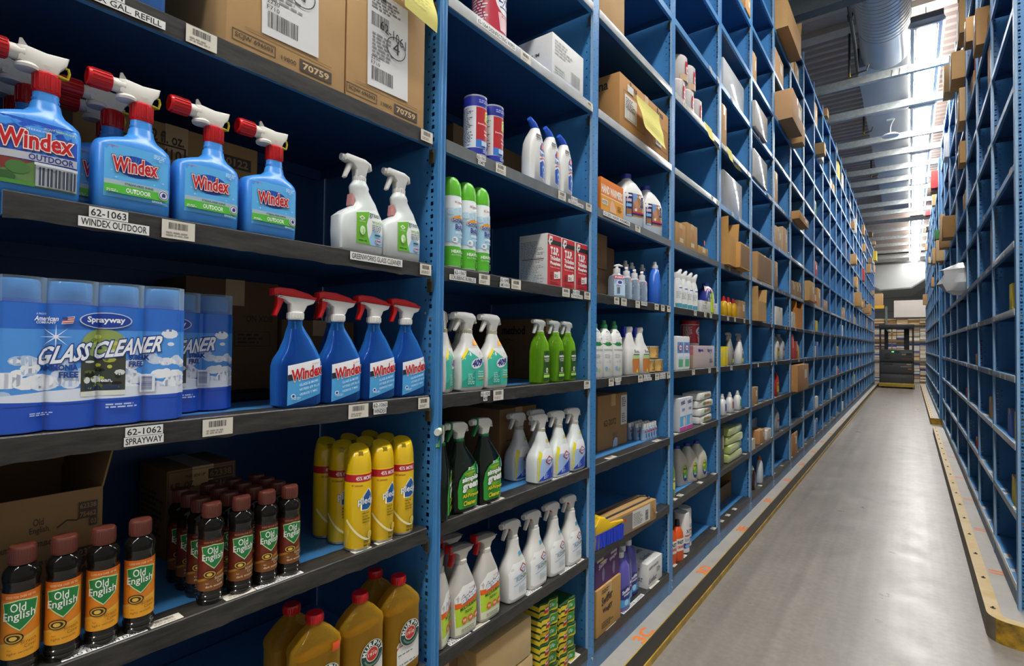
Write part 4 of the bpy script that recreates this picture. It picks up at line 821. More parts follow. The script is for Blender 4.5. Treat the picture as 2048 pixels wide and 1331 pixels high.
        g.path([(-.034, .084), (0, .089), (.05, .097)], .0022, '#6db4e0'); g.path([(-.034, .057), (0, .062), (.05, .07)], .0022, '#6db4e0'); g.text('FUZION', -.022, .069, .058, .0125, '#39587e', bold=.01, sk=.12); g.text('ON', .016, .0735, .02, .0125, '#8fb64a', bold=.015, sk=.12)
        g.tiny(-.01, .03, .05, .022, 5, '#b3c3cc', 4)
    else:
        b = Bottle([(0, .044, .028, 4, 0), (.006, .05, .033, 4, 0), (.06, .0525, .034, 3.6, 0), (.12, .0515, .0335, 3.2, 0), (.15, .043, .03, 2.8, .001), (.175, .031, .026, 2.4, .001), (.195, .024, .0215, 2, 0), (.205, .0195, .0185, 2, 0)], 30)
        build_body(b, t, P('#bab6ae', .4)); head(t, 0, .202, .98, body='#cfcac0', top='#66645e', trig='#b5161d', style='shell', th=.03); MB().box(-.06, -.046, -.013, .013, .248, .272, wp('#b5161d'), .003).build('nozzle_cap', t)
        g = G(.35); g.poly([(-.046, .012), (.046, .012), (.049, .06), (.049, .12), (.03, .15), (-.02, .15), (-.048, .12), (-.049, .06)], '#e9e8e4'); g.poly([(-.046, .034), (.047, .04), (.049, .1), (-.048, .09)], '#b9d836'); g.rect(-.046, .012, .046, .034, '#dfe2c2')
        g.poly([(-.048, .088), (.049, .098), (.049, .113), (0, .106), (-.048, .104)], '#e8641f'); g.text('fantastik', -.03, .1, .076, .021, '#f0f2f4', bold=.04, sk=.2, sh=.15, out='#3b3f78', ow=.06); g.text('SC Johnson', .004, .134, .03, .005, '#b5383a')
        g.text('MULTI-SURFACE', -.034, .081, .078, .0085, '#2a4a24', bold=.03, sk=.1); g.tiny(-.016, .069, .05, .009, 2, '#3c5c2a', 3)
        for cx in (-.018, .008, .034): g.ell(cx, .05, .0105, .0105, '#e8622a'); g.text('99', cx-.006, .045, .012, .009, '#f7ece4', bold=.02)
        g.tiny(-.03, .016, .07, .012, 3, '#8a8f86', 5)
    g.build('label', t, b.map(.00018), span(-.055, .055, 10), span(.01, .16, 8))
    return t
def clear_green():
    t = root('spray_bottle'); b = Bottle([(0, .036, .025, 2.6, 0), (.005, .042, .03, 2.6, 0), (.06, .0435, .031, 2.5, 0), (.12, .0425, .0305, 2.4, 0), (.15, .036, .028, 2.2, 0), (.17, .024, .022, 2, 0), (.178, .0175, .0175, 2, 0), (.19, .0165, .0165, 2, 0)], 28)
    build_body(b, t, GL('#8fd02a', .8)); lq = MB(); Bottle([(z+.004, a-.003, d-.003, n, x) for z, a, d, n, x in b.s if z < .165], 20).mesh(lq, GL('#6aa81a', .62)); lq.build('liquid', t)
    head(t, 0, .18, .82, body='#c3c7c3', style='slim'); 
    g = G(.35); g.poly([(-.016, .008), (.026, .008), (.027, .095), (.022, .12), (-.012, .12), (-.017, .095)], '#2d4f14'); g.text('method', -.013, .096, .036, .0085, '#eef2e6', bold=.04); g.text('ALL-PURPOSE', -.013, .087, .036, .005, '#dfe8d2', bold=.02); g.text('CLEANER', -.009, .08, .026, .005, '#dfe8d2', bold=.02)
    g.ell(.004, .049, .007, .009, '#e6ecd8'); g.ell(.004, .049, .003, .0045, '#5a7a3a'); g.rect(-.016, .022, .026, .032, '#a6dc5a'); g.tiny(-.014, .0345, .038, .005, 2, '#c8d8b0', 3)
    g.build('label', t, b.map(.0002), span(-.02, .03, 6), (.03, .06, .09, .11)); return t
def bowl_cleaner():
    t = root('bowl_cleaner_bottle'); b = Bottle([(0, .04, .027, 3.4, 0), (.006, .045, .031, 3.4, 0), (.09, .0455, .0315, 3.2, 0), (.14, .042, .03, 2.8, .001), (.165, .033, .027, 2.5, .004), (.19, .022, .021, 2.1, .008), (.2, .018, .018, 2, .01)], 28)
    m = MB(); b.mesh(m, P('#dcdcd8', .35))
    for k in range(4): m.box(-.016, .012, -.029, -.024, .146+k*.008, .149+k*.008, P('#c4c5c2', .4))
    m.build('bottle_body', t); m = MB(); m.tube([(.01, 0, .2), (.0, 0, .214), (-.012, 0, .222)], [.016, .0135, .012], wp('#2456c8'), 16); m.tube([(-.012, 0, .222), (-.026, 0, .23)], [.0105, .009], wp('#2a5fd6'), 14); m.build('cap', t)
    g = G(.35); g.poly([(-.002, .02), (.034, .012), (.04, .05), (.04, .12), (.03, .148), (.012, .152), (.0, .13), (-.004, .08)], '#e6ebf5'); g.poly([(.0, .022), (.034, .014), (.039, .05), (.039, .07), (.018, .082), (-.002, .07)], '#2350b0')
    g.poly([(.0, .128), (.012, .148), (.03, .145), (.039, .122), (.039, .112), (.0, .118)], '#2350b0'); g.poly([(.006, .122), (.034, .128), (.03, .14), (.012, .142)], '#d8683a'); g.text('Lysol', .0, .092, .038, .018, '#22448f', bold=.03, sk=.1); g.path([(-.001, .083), (.02, .092), (.039, .086)], .004, '#c4373a'); g.ell(.022, .05, .012, .014, '#6aa3e0'); g.ell(.02, .048, .006, .008, '#2350b0')
    g.build('label', t, b.map(.0002), span(-.005, .042, 7), span(.01, .15, 6)); return t
def canister():
    t = root('powder_canister'); r = .0365
    MB().lathe([(r, 0), (r*1.02, .002), (r, .004), (r, .186), (r*1.02, .188), (r*1.02, .191), (r*.92, .192), (r*.9, .188), (.001, .188)], [P('#c9ccd0', .3, metal=.6)]*2+[P('#e4e5e6', .4)]+[P('#c9ccd0', .3, metal=.6)]*3+[P('#3a4a7a', .4)]*2, 32).build('canister_body', t)
    g = G(.35); W = r*2.6; g.rect(-W, .006, W, .024, '#26319a'); g.rect(-W, .155, W, .186, '#26319a'); g.rect(-.028, .05, W, .152, '#b5242a'); g.rect(-.028, .026, W, .05, '#3b78c8'); g.rect(-W, .024, -.028, .155, '#dfe0e2'); g.tiny(-W*.92, .03, .05, .12, 24, '#55585f', 3)
    g.poly([(.002, .112), (.004, .142), (.03, .15), (.062, .143), (.06, .112), (.03, .106)], '#e8d23a'); g.poly([(.006, .115), (.008, .138), (.03, .145), (.058, .139), (.056, .115), (.03, .11)], '#3c9a3c'); g.text('Comet', .009, .119, .045, .017, '#f4f4ee', bold=.03)
    g.text('Deodorizing Cleanser', -.022, .096, .07, .007, '#f2e6e2', bold=.02); g.text('Limpiador', .0, .076, .05, .007, '#f2e6e2', bold=.02); g.text('desodorizante', .0, .066, .05, .007, '#f2e6e2', bold=.02); g.rect(.03, .032, .048, .047, '#c4272d'); g.rect(-.01, .032, .014, .047, '#bcd0ea'); g.tiny(-.02, .165, .06, .012, 2, '#aab4e0', 4); g.tiny(-.005, .01, .05, .011, 2, '#aab4e0', 5)
    g.build('label', t, cylmap(r, .00015), span(-W, W, 36)); return t
def foam_can():
    t = root('aerosol_can'); r = .031
    MB().lathe([(r*.9, 0), (r*.98, .003), (r, .006), (r, .213), (r*.97, .216)], [P('#b9b9b4', .3, metal=.8)]*2+[P('#dfe6e8', .3)]*2, 30).build('can_body', t)
    def rg(z, k, tl): return [(r*k*math.cos(2*PI*i/26), r*k*math.sin(2*PI*i/26), z-tl*r*k*math.cos(2*PI*i/26)) for i in range(26)]
    MB().loft([rg(.216, .99, 0), rg(.235, .98, 0), rg(.258, .88, .12), rg(.27, .66, .22), rg(.273, .5, .2)], P('#5db52a', .3)).build('cap', t)
    g = G(.3); W = r*2.3; g.rect(-W, .008, W, .066, '#58b82c'); g.poly([(-W, .066), (W, .066), (W, .075), (.02, .072), (0, .08), (-.03, .071), (-W, .078)], '#e2ecf2'); g.rect(-W, .078, W, .15, '#a3cfe6'); g.rect(-W, .15, W, .178, '#c2dcea'); g.text('SC Johnson', -.014, .193, .036, .007, '#b52a2e', bold=.02)
    for x, y_, s in ((-.01, .168, .014), (.012, .172, .018), (.03, .164, .012), (-.026, .166, .01)): g.ell(x, y_, s, s*.8, '#dcebf3'); g.ell(x, y_, s*.8, s*.62, '#b5d8ea')
    g.ring(.01, .138, .034, .016, .008, '#e39a25', 16, .2, PI-.2)
    g.text('Scrubbing', -.02, .134, .056, .014, '#23348c', bold=.04, sk=.05, out='#e6eef5', ow=.05); g.text('Bubbles', -.012, .118, .048, .013, '#23348c', bold=.04, sk=.05, out='#e6eef5', ow=.05)
    g.text('RESTROOM', -.01, .103, .045, .007, '#eef4f8', bold=.02); g.text('CLEANER', -.006, .093, .038, .006, '#eef4f8', bold=.02); g.ell(-.012, .085, .009, .009, '#e9eef2'); g.tiny(-.018, .081, .012, .008, 2, '#3c5a8c', 3)
    g.text('HEAVY-DUTY', -.022, .046, .064, .009, '#f1f6ec', bold=.03); g.text('ALL-PURPOSE CLEANER', -.022, .038, .06, .0045, '#dff0d2'); g.tiny(.012, .012, .024, .02, 4, '#b9e09a', 5)
    g.build('print', t, cylmap(r, .00015), span(-W, W, 30)); return t
# ---- boxes ------------------------------------------------------------------
def carton(w, d, h, c=BRN, fr=None, sd=None, tp=None, tape_=True, name='carton', bev=.003, opened=0):
    t = root(name); m = P(c, .75, var=.06, vs=9, bump=.06, bs=80)
    if opened:
        mb = MB(); k = .004
        mb.box(-w/2, w/2, -d/2, -d/2+k, 0, h, m).box(-w/2, w/2, d/2-k, d/2, 0, h, m).box(-w/2, -w/2+k, -d/2+k, d/2-k, 0, h, m).box(w/2-k, w/2, -d/2+k, d/2-k, 0, h, m).box(-w/2+k, w/2-k, -d/2+k, d/2-k, 0, k, m); mb.build('box_body', t)
        for s, a in ((1, 12), (-1, 2)):
            q = MB().box(0, .003, -d/2, d/2, 0, d*.42, m).build('flap', t, (s*(w/2-.002), 0, h)); q.rotation_euler.y = math.radians(a*s)
        q = MB().box(-w/2, w/2, 0, .003, 0, d*.4, m).build('flap', t, (0, d/2-.004, h)); q.rotation_euler.x = math.radians(-12)
    else:
        b = MB().box(-w/2, w/2, -d/2, d/2, 0, h, m, bev).build('box_body', t)
        if tape_:
            if w > .1: MB().box(-.024, .024, -d/2-.0006, d/2+.0006, h-.0004, h+.0006, P('#c0a070', .3)).box(-.024, .024, -d/2-.0007, -d/2-.0001, h*.78, h, P('#c0a070', .3)).build('packing_tape', t)
    if fr:
        g = G(.6); fr(g); g.build('front_print', t, front(-d/2-.0003))
    if sd:
        g = G(.6); sd(g); g.build('side_print', t, facemx(-w/2-.0003))
    if tp:
        g = G(.6); tp(g); g.build('top_print', t, top(h+.0003))
    return t
INK = '#3b2f22'
def ship_label(g, x, y, w, h, hand, seed=1):
    g.poly([(x+.004, y-.004), (x+w, y), (x+w*.97, y+h), (x, y+h+.003)], '#d9d9d8'); 
    g.bars(x+w*.1, y+h*.62, w*.42, h*.14, '#2a2a2c', seed); g.bars(x+w*.12, y+h*.06, w*.5, h*.14, '#2a2a2c', seed+1); g.tiny(x+w*.1, y+h*.8, w*.7, h*.16, 5, '#7a7a7c', seed)
    g.tiny(x+w*.12, y+h*.3, w*.6, h*.26, 7, '#8d8d90', seed+2); g.text('2230', x+w*.1, y+h*.27, w*.2, h*.035, '#333333'); g.text('F710', x+w*.1, y+h*.215, w*.2, h*.035, '#333333'); g.rect(x+w*.2, y+h*.93, x+w*.42, y+h*.97, '#2a2a2c')
    g.ring(x+w*.68, y+h*.5, w*.23, h*.115, .0022, '#26282c'); g.text('4', x+w*.6, y+h*.44, w*.16, h*.13, '#26282c', bold=-.0)
    if hand: g.text(hand, x+w*.3, y+h*.62, w*.62, h*.1, '#26282c', sk=-.25)
def scjw(hand, s):
    def f(g):
        g.frame(-.125, .016, -.035, .04, .0018, INK); g.text('SCJW 696503', -.119, .022, .078, .012, INK, bold=.02); g.text('19800', -.022, .02, .034, .009, INK, bold=.01); g.rect(.02, .014, .1, .04, INK); g.text('70759', .028, .02, .064, .014, '#c9a878', bold=.03)
        g.path([(-.1, .052), (.1, .052)], .002, '#8a6a44'); ship_label(g, -.07, .06, .135, .245, hand, s)
    return f
# ---------------------------------------------------------------- placing
_pr = {}
def put(fn, args, y, sb, lev, label, cat, group=None, rot=0, dz=0, side='L', name=None):
    k = (fn, repr(args))
    if k in _pr: r = dup(_pr[k])
    else: r = fn(*args); _pr[k] = r
    z = (LV[lev] if isinstance(lev, str) else lev)+.001+dz
    r.location = ((XF-sb) if side == 'L' else (XR+sb), y, z); r.rotation_euler = (0, 0, math.radians((90 if side == 'L' else -90)+rot))
    if name: r.name = name
    for q in ('group', 'kind'):
        if q in r: del r[q]
    return tag(r, label, cat, group)
# ================================================================ left row, first bay
GB = 'blue hose-end glass cleaner bottles'
put(hose_bottle, (1,), .192, .037, 'B', 'blue hose-end glass cleaner bottle with a house picture label, leftmost on its shelf', 'bottle', GB)
for y, s in ((.322, 'beside the house picture bottle'), (.444, 'between two like it'), (.568, 'rightmost of its row')):
    put(hose_bottle, (0,), y, .037, 'B', 'blue hose-end glass cleaner bottle with oval label, '+s, 'bottle', GB)
for y, sb, s in ((.185, .112, 'directly behind the house picture bottle'), (.183, .187, 'third back behind the house picture bottle'), (.30, .112, 'second back behind the first oval label bottle'), (.312, .187, 'third back behind the first oval label bottle')):
    put(hose_bottle, (0,), y, sb, 'B', 'blue hose-end cleaner bottle, '+s, 'bottle', GB)
for y, s in ((.803, 'left one of the pair'), (.931, 'right one of the pair, against the post')):
    put(green_white, (), y, .04, 'B', 'white spray bottle with green and white label, '+s, 'bottle', 'white and green spray bottles')
def f_10122(g):
    g.frame(-.15, .18, .02, .23, .004, INK); g.text('SCJW 336410', -.145, .19, .155, .03, INK, bold=.02); g.text('32 fl. oz.', -.06, .232, .075, .026, INK, bold=.02); g.text('SC Johnson', -.06, .15, .08, .016, INK)
    g.rect(.095, .215, .172, .245, INK); g.text('10122', .102, .221, .062, .018, '#9a7a52', bold=.03); g.frame(.06, .16, .178, .195, .003, INK); g.text('SCJW 336410', .066, .168, .106, .018, INK, bold=.02)
put(carton, (.38, .22, .277, '#a5824f', f_10122), .487, .41, 'B', 'brown carton printed 10122 standing behind the blue hose-end bottles', 'carton')
put(carton, (.272, .42, .36, '#b8925f', scjw('', 1), lambda g: (g.poly([(-.19, .0), (-.1, .0), (-.1, .1)], '#4a3a28'), g.poly([(-.17, .008), (-.108, .008), (-.108, .08)], '#b8925f'))), .603, .225, 'A', 'brown carton with circled 4 on its shipping slip, beside the blue jug', 'carton', 'cartons with shipping slips')
put(carton, (.252, .42, .345, '#b8925f', scjw('62-1061', 5)), .869, .225, 'A', 'brown carton with 62-1061 handwritten on its slip, against the post', 'carton', 'cartons with shipping slips')
def jug(c='#3f7fd0', w=.135, h=.29, name='jug', cap='#e6e6e2', prints=None, cx=0):
    t = root(name); a = w/2; b = Bottle([(0, a*.92, a*.72, 4, 0), (.008, a, a*.8, 4, 0), (h*.55, a, a*.8, 3.6, 0), (h*.68, a*.9, a*.74, 3, cx*.4), (h*.82, a*.58, a*.52, 2.5, cx*.8), (h*.9, a*.3, a*.3, 2, cx), (h*.93, a*.27, a*.27, 2, cx)], 28)
    build_body(b, t, P(c, .32)); MB().lathe([(a*.3, h*.92), (a*.31, h*.93), (a*.3, h), (.001, h)], wp(cap, .3), 20, c=(cx, 0)).build('cap', t)
    MB().tube([(cx*.5+a*.3, 0, h*.88), (cx+a*.62, 0, h*.86), (a*.78, 0, h*.72), (a*.74, 0, h*.6)], a*.1, P(c, .32), 10).build('handle', t)
    if prints:
        g = G(.35); prints(g); g.build('label', t, b.map(.0002), span(-a, a, 8), span(0, h*.8, 8))
    return t
put(jug, ('#3c78cc', .15, .30), .30, .085, 'A', 'big plain blue refill jug on the shelf above the hose-end bottles', 'jug')
def paper(w, h, curl=.03, seed=1, c='#d8d072'):
    t = root('paper_sheet'); n = 12; V = []; F = []
    for i in range(n+1):
        s = i/n; z = -h*s; y = -.004-curl*s*s*1.4+(.012*math.sin(s*6+seed)*s)
        for j in range(3): V.append((-w/2+w*j/2+.06*w*s, y+.006*s*(j-1), z-.02*w*j*s))
    for i in range(n):
        for j in range(2): F.append((i*3+j, (i+1)*3+j, (i+1)*3+j+1, i*3+j+1))
    MB().add(V, F, P(c, .8, bump=.1, bs=20)).build('sheet', t)
    g = G(.8); g.tiny(-w*.36, -h*.8, w*.7, h*.66, 8, '#a8a04e', seed, .12)
    def on(u, v, l):
        s = min(1, max(0, -v/h)); j = (u+w/2)/(w/2); return (u+.06*w*s, -.0045-curl*s*s*1.4+(.012*math.sin(s*6+seed)*s)+.006*s*(j-1)-.0003, v-.02*w*j*s)
    g.build('ruled_lines', t, on, (), span(-h, 0, 10)); return t
put(paper, (.125, .14, .02), .925, -.014, 2.508, 'yellow paper sheet hanging from the shelf edge above the 62-1061 carton', 'paper', dz=-.03, rot=0)
for y, sb, s in ((.276, .041, 'shrink pack of four blue spray cans with printed sky film, nearest the shelf edge'), (.40, .12, 'shrink pack of four blue spray cans, half hidden behind the nearer pack')):
    put(can_pack, (), y, sb, 'C', s, 'can pack', 'packs of glass cleaner spray cans')
put(carton, (.235, .2, .303, '#6f5233', lambda g: (g.text('BOX NO.', .1, .212, .075, .016, INK, bold=.02, rot=180), g.frame(-.0, .13, .095, .17, .0015, INK), g.tiny(.008, .136, .08, .03, 3, INK, 3))), .648, .445, 'C', 'tall dark brown carton behind the printed can packs, printed upside down', 'carton')
put(carton, (.24, .2, .207, '#7a5c3a', lambda g: (g.poly([(.0, .14), (.06, .14), (.03, .09)], INK), g.poly([(.014, .133), (.046, .133), (.03, .105)], '#7a5c3a'), g.tiny(.005, .05, .05, .03, 4, INK, 2))), .9, .45, 'C', 'low brown carton behind the blue spray bottles with red heads', 'carton')
t = root('tray'); MB().box(-.075, .075, -.06, .06, 0, .004, P('#1b1b1d', .3)).box(-.075, .075, -.06, -.056, 0, .018, P('#1b1b1d', .3)).box(-.075, .075, .056, .06, 0, .018, P('#1b1b1d', .3)).box(-.075, -.071, -.06, .06, 0, .018, P('#1b1b1d', .3)).box(.071, .075, -.06, .06, 0, .018, P('#1b1b1d', .3)).build('tray_body', t)
t.location = (XF-.275, .645, LV['C']+.001); t.rotation_euler.z = PI/2; tag(t, 'shallow black plastic tray behind the can packs', 'tray')
for y, sb, s in ((.6445, .04, 'first from the left in its row of four'), (.7535, .041, 'second from the left in its row of four'), (.8605, .04, 'third from the left'), (.966, .04, 'rightmost of its row, against the post'), (.80, .13, 'set back behind the row of four')):
    put(blue_trigger, (), y, sb, 'C', 'clear blue bottle with red head, '+s, 'bottle', 'blue spray bottles with red heads')
for i, (y, sb) in enumerate(((.193, .032), (.2435, .031), (.295, .03), (.348, .03))):
    put(polish_bottle, (0,), y, sb, 'D', 'furniture polish bottle with orange label, '+('leftmost of four', 'second from left of four', 'third from left of four', 'rightmost of four, beside a gap')[i], 'bottle', 'orange label polish bottles', rot=-14)
R = random.Random(8)
for r_ in range(4):
    for c_ in range(4):
        put(polish_bottle, (1,), (.470, .525, .5775, .631)[c_]+R.uniform(-.0015, .0015), .034+.0505*r_+R.uniform(-.001, .001), 'D', 'dark red label polish bottle, %s column from the left, %s' % (ORD[c_], ('front row', 'second row', 'third row', 'back row by the carton')[r_]), 'bottle', 'dark label polish bottles', rot=R.uniform(-12, 0))
def f_oe(g):
    g.text('Old', .0, .185, .03, .018, INK); g.text('English.', -.01, .162, .06, .02, INK); g.path([(.07, .17), (.1, .185), (.13, .18), (.15, .19)], .004, INK)
    g.text('CAUTION! PLASTIC BOTTLES-CUT WITH CARE', -.1, .132, .23, .011, INK, bold=.02); g.text('THIS SIDE UP', .0, .085, .09, .009, INK, bold=.02); g.star(-.012, .09, .007, .003, 5, INK); g.star(.1, .09, .007, .003, 5, INK)
    for v, s in ((.208, '62338'), (.186, '75462'), (.164, '03')): g.rect(.135 if s != '03' else .17, v-.004, .195, v+.017, INK); g.text(s, .139 if s != '03' else .174, v, .052 if s != '03' else .018, .0125, '#8a6842', bold=.03)
    for v, s in ((.082, '62338'), (.05, '75462'), (.018, '03')): g.rect(.12 if s != '03' else .165, v-.005, .2, v+.025, INK); g.text(s, .125 if s != '03' else .17, v, .07 if s != '03' else .026, .019, '#8a6842', bold=.03)
    g.text('FL. OZ.', -.1, .05, .05, .012, INK); g.text('Old', -.02, .03, .04, .022, INK); g.text('English', -.03, .002, .08, .024, INK)
    for k in range(6): g.path([(-.13+k*.006, .13), (-.13+k*.006, .18)], .0015, INK); g.path([(-.135, .135+k*.008), (-.095, .135+k*.008)], .0015, INK)
def f_oe2(g):
    f_oe(g); g.it = [([((a-.2)*.44+.07, .21-(.208-b)*.66) for a, b in V], F, c, l) for V, F, c, l in g.it]
put(carton, (.152, .26, .243, '#8f6c42', f_oe2, None, None, True, 'carton', .003, 1), .236, .235, 'D', 'open brown carton with raised flaps behind the orange label bottles', 'carton')
put(carton, (.155, .17, .205, '#7d5c38', lambda g: [g.frame(-.075, .0, .075, .2, .001, INK)]+[(g.rect(.012 if s != '01' else .045, v-.004, .07, v+.02, INK), g.text(s, .016 if s != '01' else .048, v, .05 if s != '01' else .019, .015, '#7d5c38', bold=.03)) for v, s in ((.175, '62338'), (.148, '75144'), (.121, '01'))]+[g.text('6 FL. OZ.', -.07, .16, .05, .014, INK, bold=.02), g.text('THIS SIDE UP', -.04, .182, .045, .007, INK)], lambda g: g.tiny(-.07, .03, .14, .12, 9, INK, 4)), .563, .39, 'D', 'closed brown carton printed 62338 behind the dark label bottles', 'carton')
for r_ in range(3):
    for c_ in range(3):
        put(yellow_can, (), (.8135, .885, .9535)[c_], .037+.0685*r_, 'D', 'yellow polish aerosol can, %s column from the left, %s' % (ORD[c_], ('front row', 'middle row', 'back row')[r_]), 'can', 'yellow aerosol cans', rot=-24+(0, -14, 10)[r_]+(0, 6, -6)[c_])
for y, sb, k, s in ((.702, .04, 1, 'with orange sticker, left one of the front three'), (.8275, .04, 0, 'middle one of the front three'), (.951, .04, 0, 'right one of the front three, by the post'), (.69, .118, 0, 'behind the one with an orange sticker'), (.935, .118, 0, 'behind the right one, by the post')):
    put(soap_bottle, (k,), y, sb, 'E', 'amber oil soap bottle, '+s, 'bottle', 'amber oil soap bottles')
# ================================================================ second bay
def wipes_tub(top='#e9e9e6', c='#b8243a', txt_='Lysol', r=.058, h=.225):
    t = root('wipes_tub'); MB().lathe([(r*.97, 0), (r, .003), (r, h*.82), (r*.98, h*.83)], P('#dfdfdc', .35), 30).build('tub_body', t)
    MB().lathe([(r*1.02, h*.83), (r*1.03, h*.85), (r*1.0, h*.97), (r*.9, h), (.001, h)], wp(top, .35), 30).build('lid', t)
    g = G(.35); W = r*2.2; g.rect(-W, .012, W, h*.8, c); g.ell(.02, h*.55, r*.85, h*.2, '#e9e6e8', 26); g.text(txt_, -.018, h*.48, r*1.3, h*.17, '#26348c', bold=.03, sh=.15); g.path([(-.012, h*.45), (.05, h*.46)], .005, '#26348c'); g.poly([(-.02, h*.36), (.05, h*.37), (.044, h*.1), (-.01, h*.1)], '#e7c0c4'); g.tiny(-.005, h*.3, .05, h*.07, 2, '#c05a64', 3); g.tiny(-W*.9, .03, W*.5, h*.6, 14, '#e6d6d8', 4)
    g.build('label', t, cylmap(r, .00018), span(-W, W, 26)); return t
put(wipes_tub, (), 1.335, .07, 'AA', 'red and white disinfecting wipes tub on the high shelf of the second bay', 'tub')
put(carton, (.237, .36, .178, '#dcdcda', lambda g: (g.tiny(-.1, .1, .13, .06, 5, '#a8a8a6', 3), g.bars(.02, .03, .07, .05, '#9a9a98', 4), g.tiny(-.1, .03, .08, .03, 3, '#b9b9b7', 5)), lambda g: (g.text('PREMIUM', .03, .1, .09, .014, '#4c4c50', bold=.02), g.rect(.02, .04, .06, .045, '#55555a')), None, False), 1.764, .197, 'AA', 'white carton at the right end of the high shelf, second bay', 'carton')
for y, s in ((1.24, 'left one of the two'), (1.325, 'right one of the two')): put(canister, (), y, .042, 'A', 'blue and red powder cleanser canister, '+s, 'canister', 'powder cleanser canisters')
put(carton, (.48, .2, .27, '#7d5f3c', lambda g: (g.ring(-.0, .11, .1, .08, .004, INK), g.text('Lysol', -.07, .085, .14, .06, INK, bold=.02, sh=.2), g.tiny(-.07, .21, .12, .03, 2, INK, 3))), 1.70, .45, 'A', 'brown carton with an oval mark behind the white toilet cleaner bottles', 'carton')
for y, sb, s in ((1.553, .036, 'first from the left'), (1.655, .036, 'second from the left'), (1.752, .036, 'third from the left'), (1.815, .1, 'set back at the right end')): put(bowl_cleaner, (), y, sb, 'A', 'white toilet cleaner bottle with bent blue cap, '+s, 'bottle', 'white bottles with blue caps')
for y, s in ((1.13, 'left one of three, by the post'), (1.197, 'middle one of three'), (1.262, 'right one of three')): put(foam_can, (), y, .036, 'B', 'green topped bathroom cleaner aerosol can, '+s, 'can', 'green topped aerosol cans')
def f_tsp(c, w=.098):
    def f(g):
        g.rect(-w/2+.002, .002, w/2-.002, .194, c); g.rect(-w/2+.002, .158, w/2-.002, .176, '#1c1a1c'); g.poly([(-.044, .166), (-.034, .19), (-.014, .188), (-.016, .168), (-.026, .164), (-.028, .154), (-.034, .155)], '#e6e0dc'); g.poly([(-.036, .17), (-.022, .182), (-.02, .172)], '#1c1a1c')
        g.text('T.S.P.', -.028, .122, .056, .026, '#f2ece8', bold=.06); 
        for i, s in enumerate(('Tri-Sodium', 'Phosphate')): g.text(s, -.03, .1-i*.021, .07, .015, '#f2ece8', bold=.05)
        g.text('Fosfato de trisodio', -.03, .07, .066, .006, '#f2d8d0'); g.poly([(-.004, .028), (.04, .034), (.04, .06), (.03, .062), (.022, .057), (-.004, .056)], '#ece6e0'); g.tiny(-.0, .034, .03, .014, 2, '#6a5a54', 3); g.tiny(-.03, .024, .022, .03, 5, '#3c1c1c', 4); g.tiny(-.03, .008, .06, .01, 2, '#5d1c1c', 5)
    return f
for i, (y, s) in enumerate(((1.678, 'left one of three'), (1.780, 'middle one, paler than its neighbours'), (1.886, 'right one, by the post'))): put(carton, (.098, .13, .197, '#d6d5d0', f_tsp(('#c42a30', '#d4573c', '#c4282e')[i]), lambda g: (g.tiny(-.058, .012, .11, .16, 26, '#9d9d9c', 3), g.rect(-.05, .1, .05, .104, '#8a6a6c')), None, False, 'powder_box', .002), y, .085, 'B', 'red and white box of cleaning powder, '+s, 'box', 'boxes of cleaning powder')
for y, sb, s in ((1.112, .05, 'left one by the post'), (1.208, .036, 'middle of the front three'), (1.330, .036, 'right of the front three'), (1.15, .12, 'behind, between the left and middle ones'), (1.272, .12, 'behind, between the middle and right ones')):
    put(trig_bottle, ('teal',), y, sb, 'C', 'white and teal degreaser spray bottle, '+s, 'bottle', 'teal degreaser spray bottles', rot=32 if y < 1.12 else 0)
put(carton, (.16, .38, .25, '#6e5234', None, lambda g: (g.text('method', .0, .185, .12, .034, '#1d1712', bold=.03), g.path([(.0, .05), (.0, .12), (.02, .135), (.02, .15), (.045, .15), (.045, .135), (.065, .12), (.065, .05)], .002, INK), g.path([(.0, .152), (.03, .165), (.06, .158)], .003, INK))), 1.855, .345, 'C', 'brown carton with a bottle outline behind the clear green spray bottles', 'carton')
for y, sb, ro, s in ((1.608, .036, 0, 'first from the left'), (1.7115, .036, 0, 'second from the left'), (1.802, .036, 0, 'third from the left'), (1.87, .105, -75, 'turned sideways at the right end')): put(clear_green, (), y, sb, 'C', 'clear green multi-surface cleaner spray bottle, '+s, 'bottle', 'clear green spray bottles', rot=ro)
for y, s in ((1.098, 'left of three, half behind the post'), (1.187, 'middle of three'), (1.304, 'right of three')): put(trig_bottle, ('green',), y, .036, 'D', 'dark all-purpose cleaner spray bottle with green label, '+s, 'bottle', 'dark green spray bottles', rot=38 if y < 1.12 else 0)
put(carton, (.245, .33, .255, '#8a673f', lambda g: (g.rect(-.08, .13, .06, .134, INK), g.tiny(-.02, .2, .1, .02, 2, '#5d4630', 3)), lambda g: (g.rect(-.14, .15, -.1, .19, INK), g.rect(-.14, .09, -.1, .13, INK))), 1.688, .352, 'D', 'brown carton behind the white and blue bleach spray bottles', 'carton')
for y, sb, s in ((1.622, .04, 'left of the front three'), (1.744, .04, 'middle of the front three'), (1.866, .04, 'right of the front three, by the post'), (1.60, .125, 'behind the left one'), (1.73, .125, 'behind the middle one')): put(trig_bottle, ('blue',), y, sb, 'D', 'white and blue bleach cleaner spray bottle, '+s, 'bottle', 'bleach cleaner spray bottles')
for y, s in ((1.464, 'first from the left'), (1.592, 'second from the left'), (1.722, 'third from the left'), (1.85, 'fourth, against the post')): put(trig_bottle, ('white',), y, .043, 'E', 'tall white disinfectant spray bottle with pale blue print, '+s, 'bottle', 'white disinfectant spray bottles')
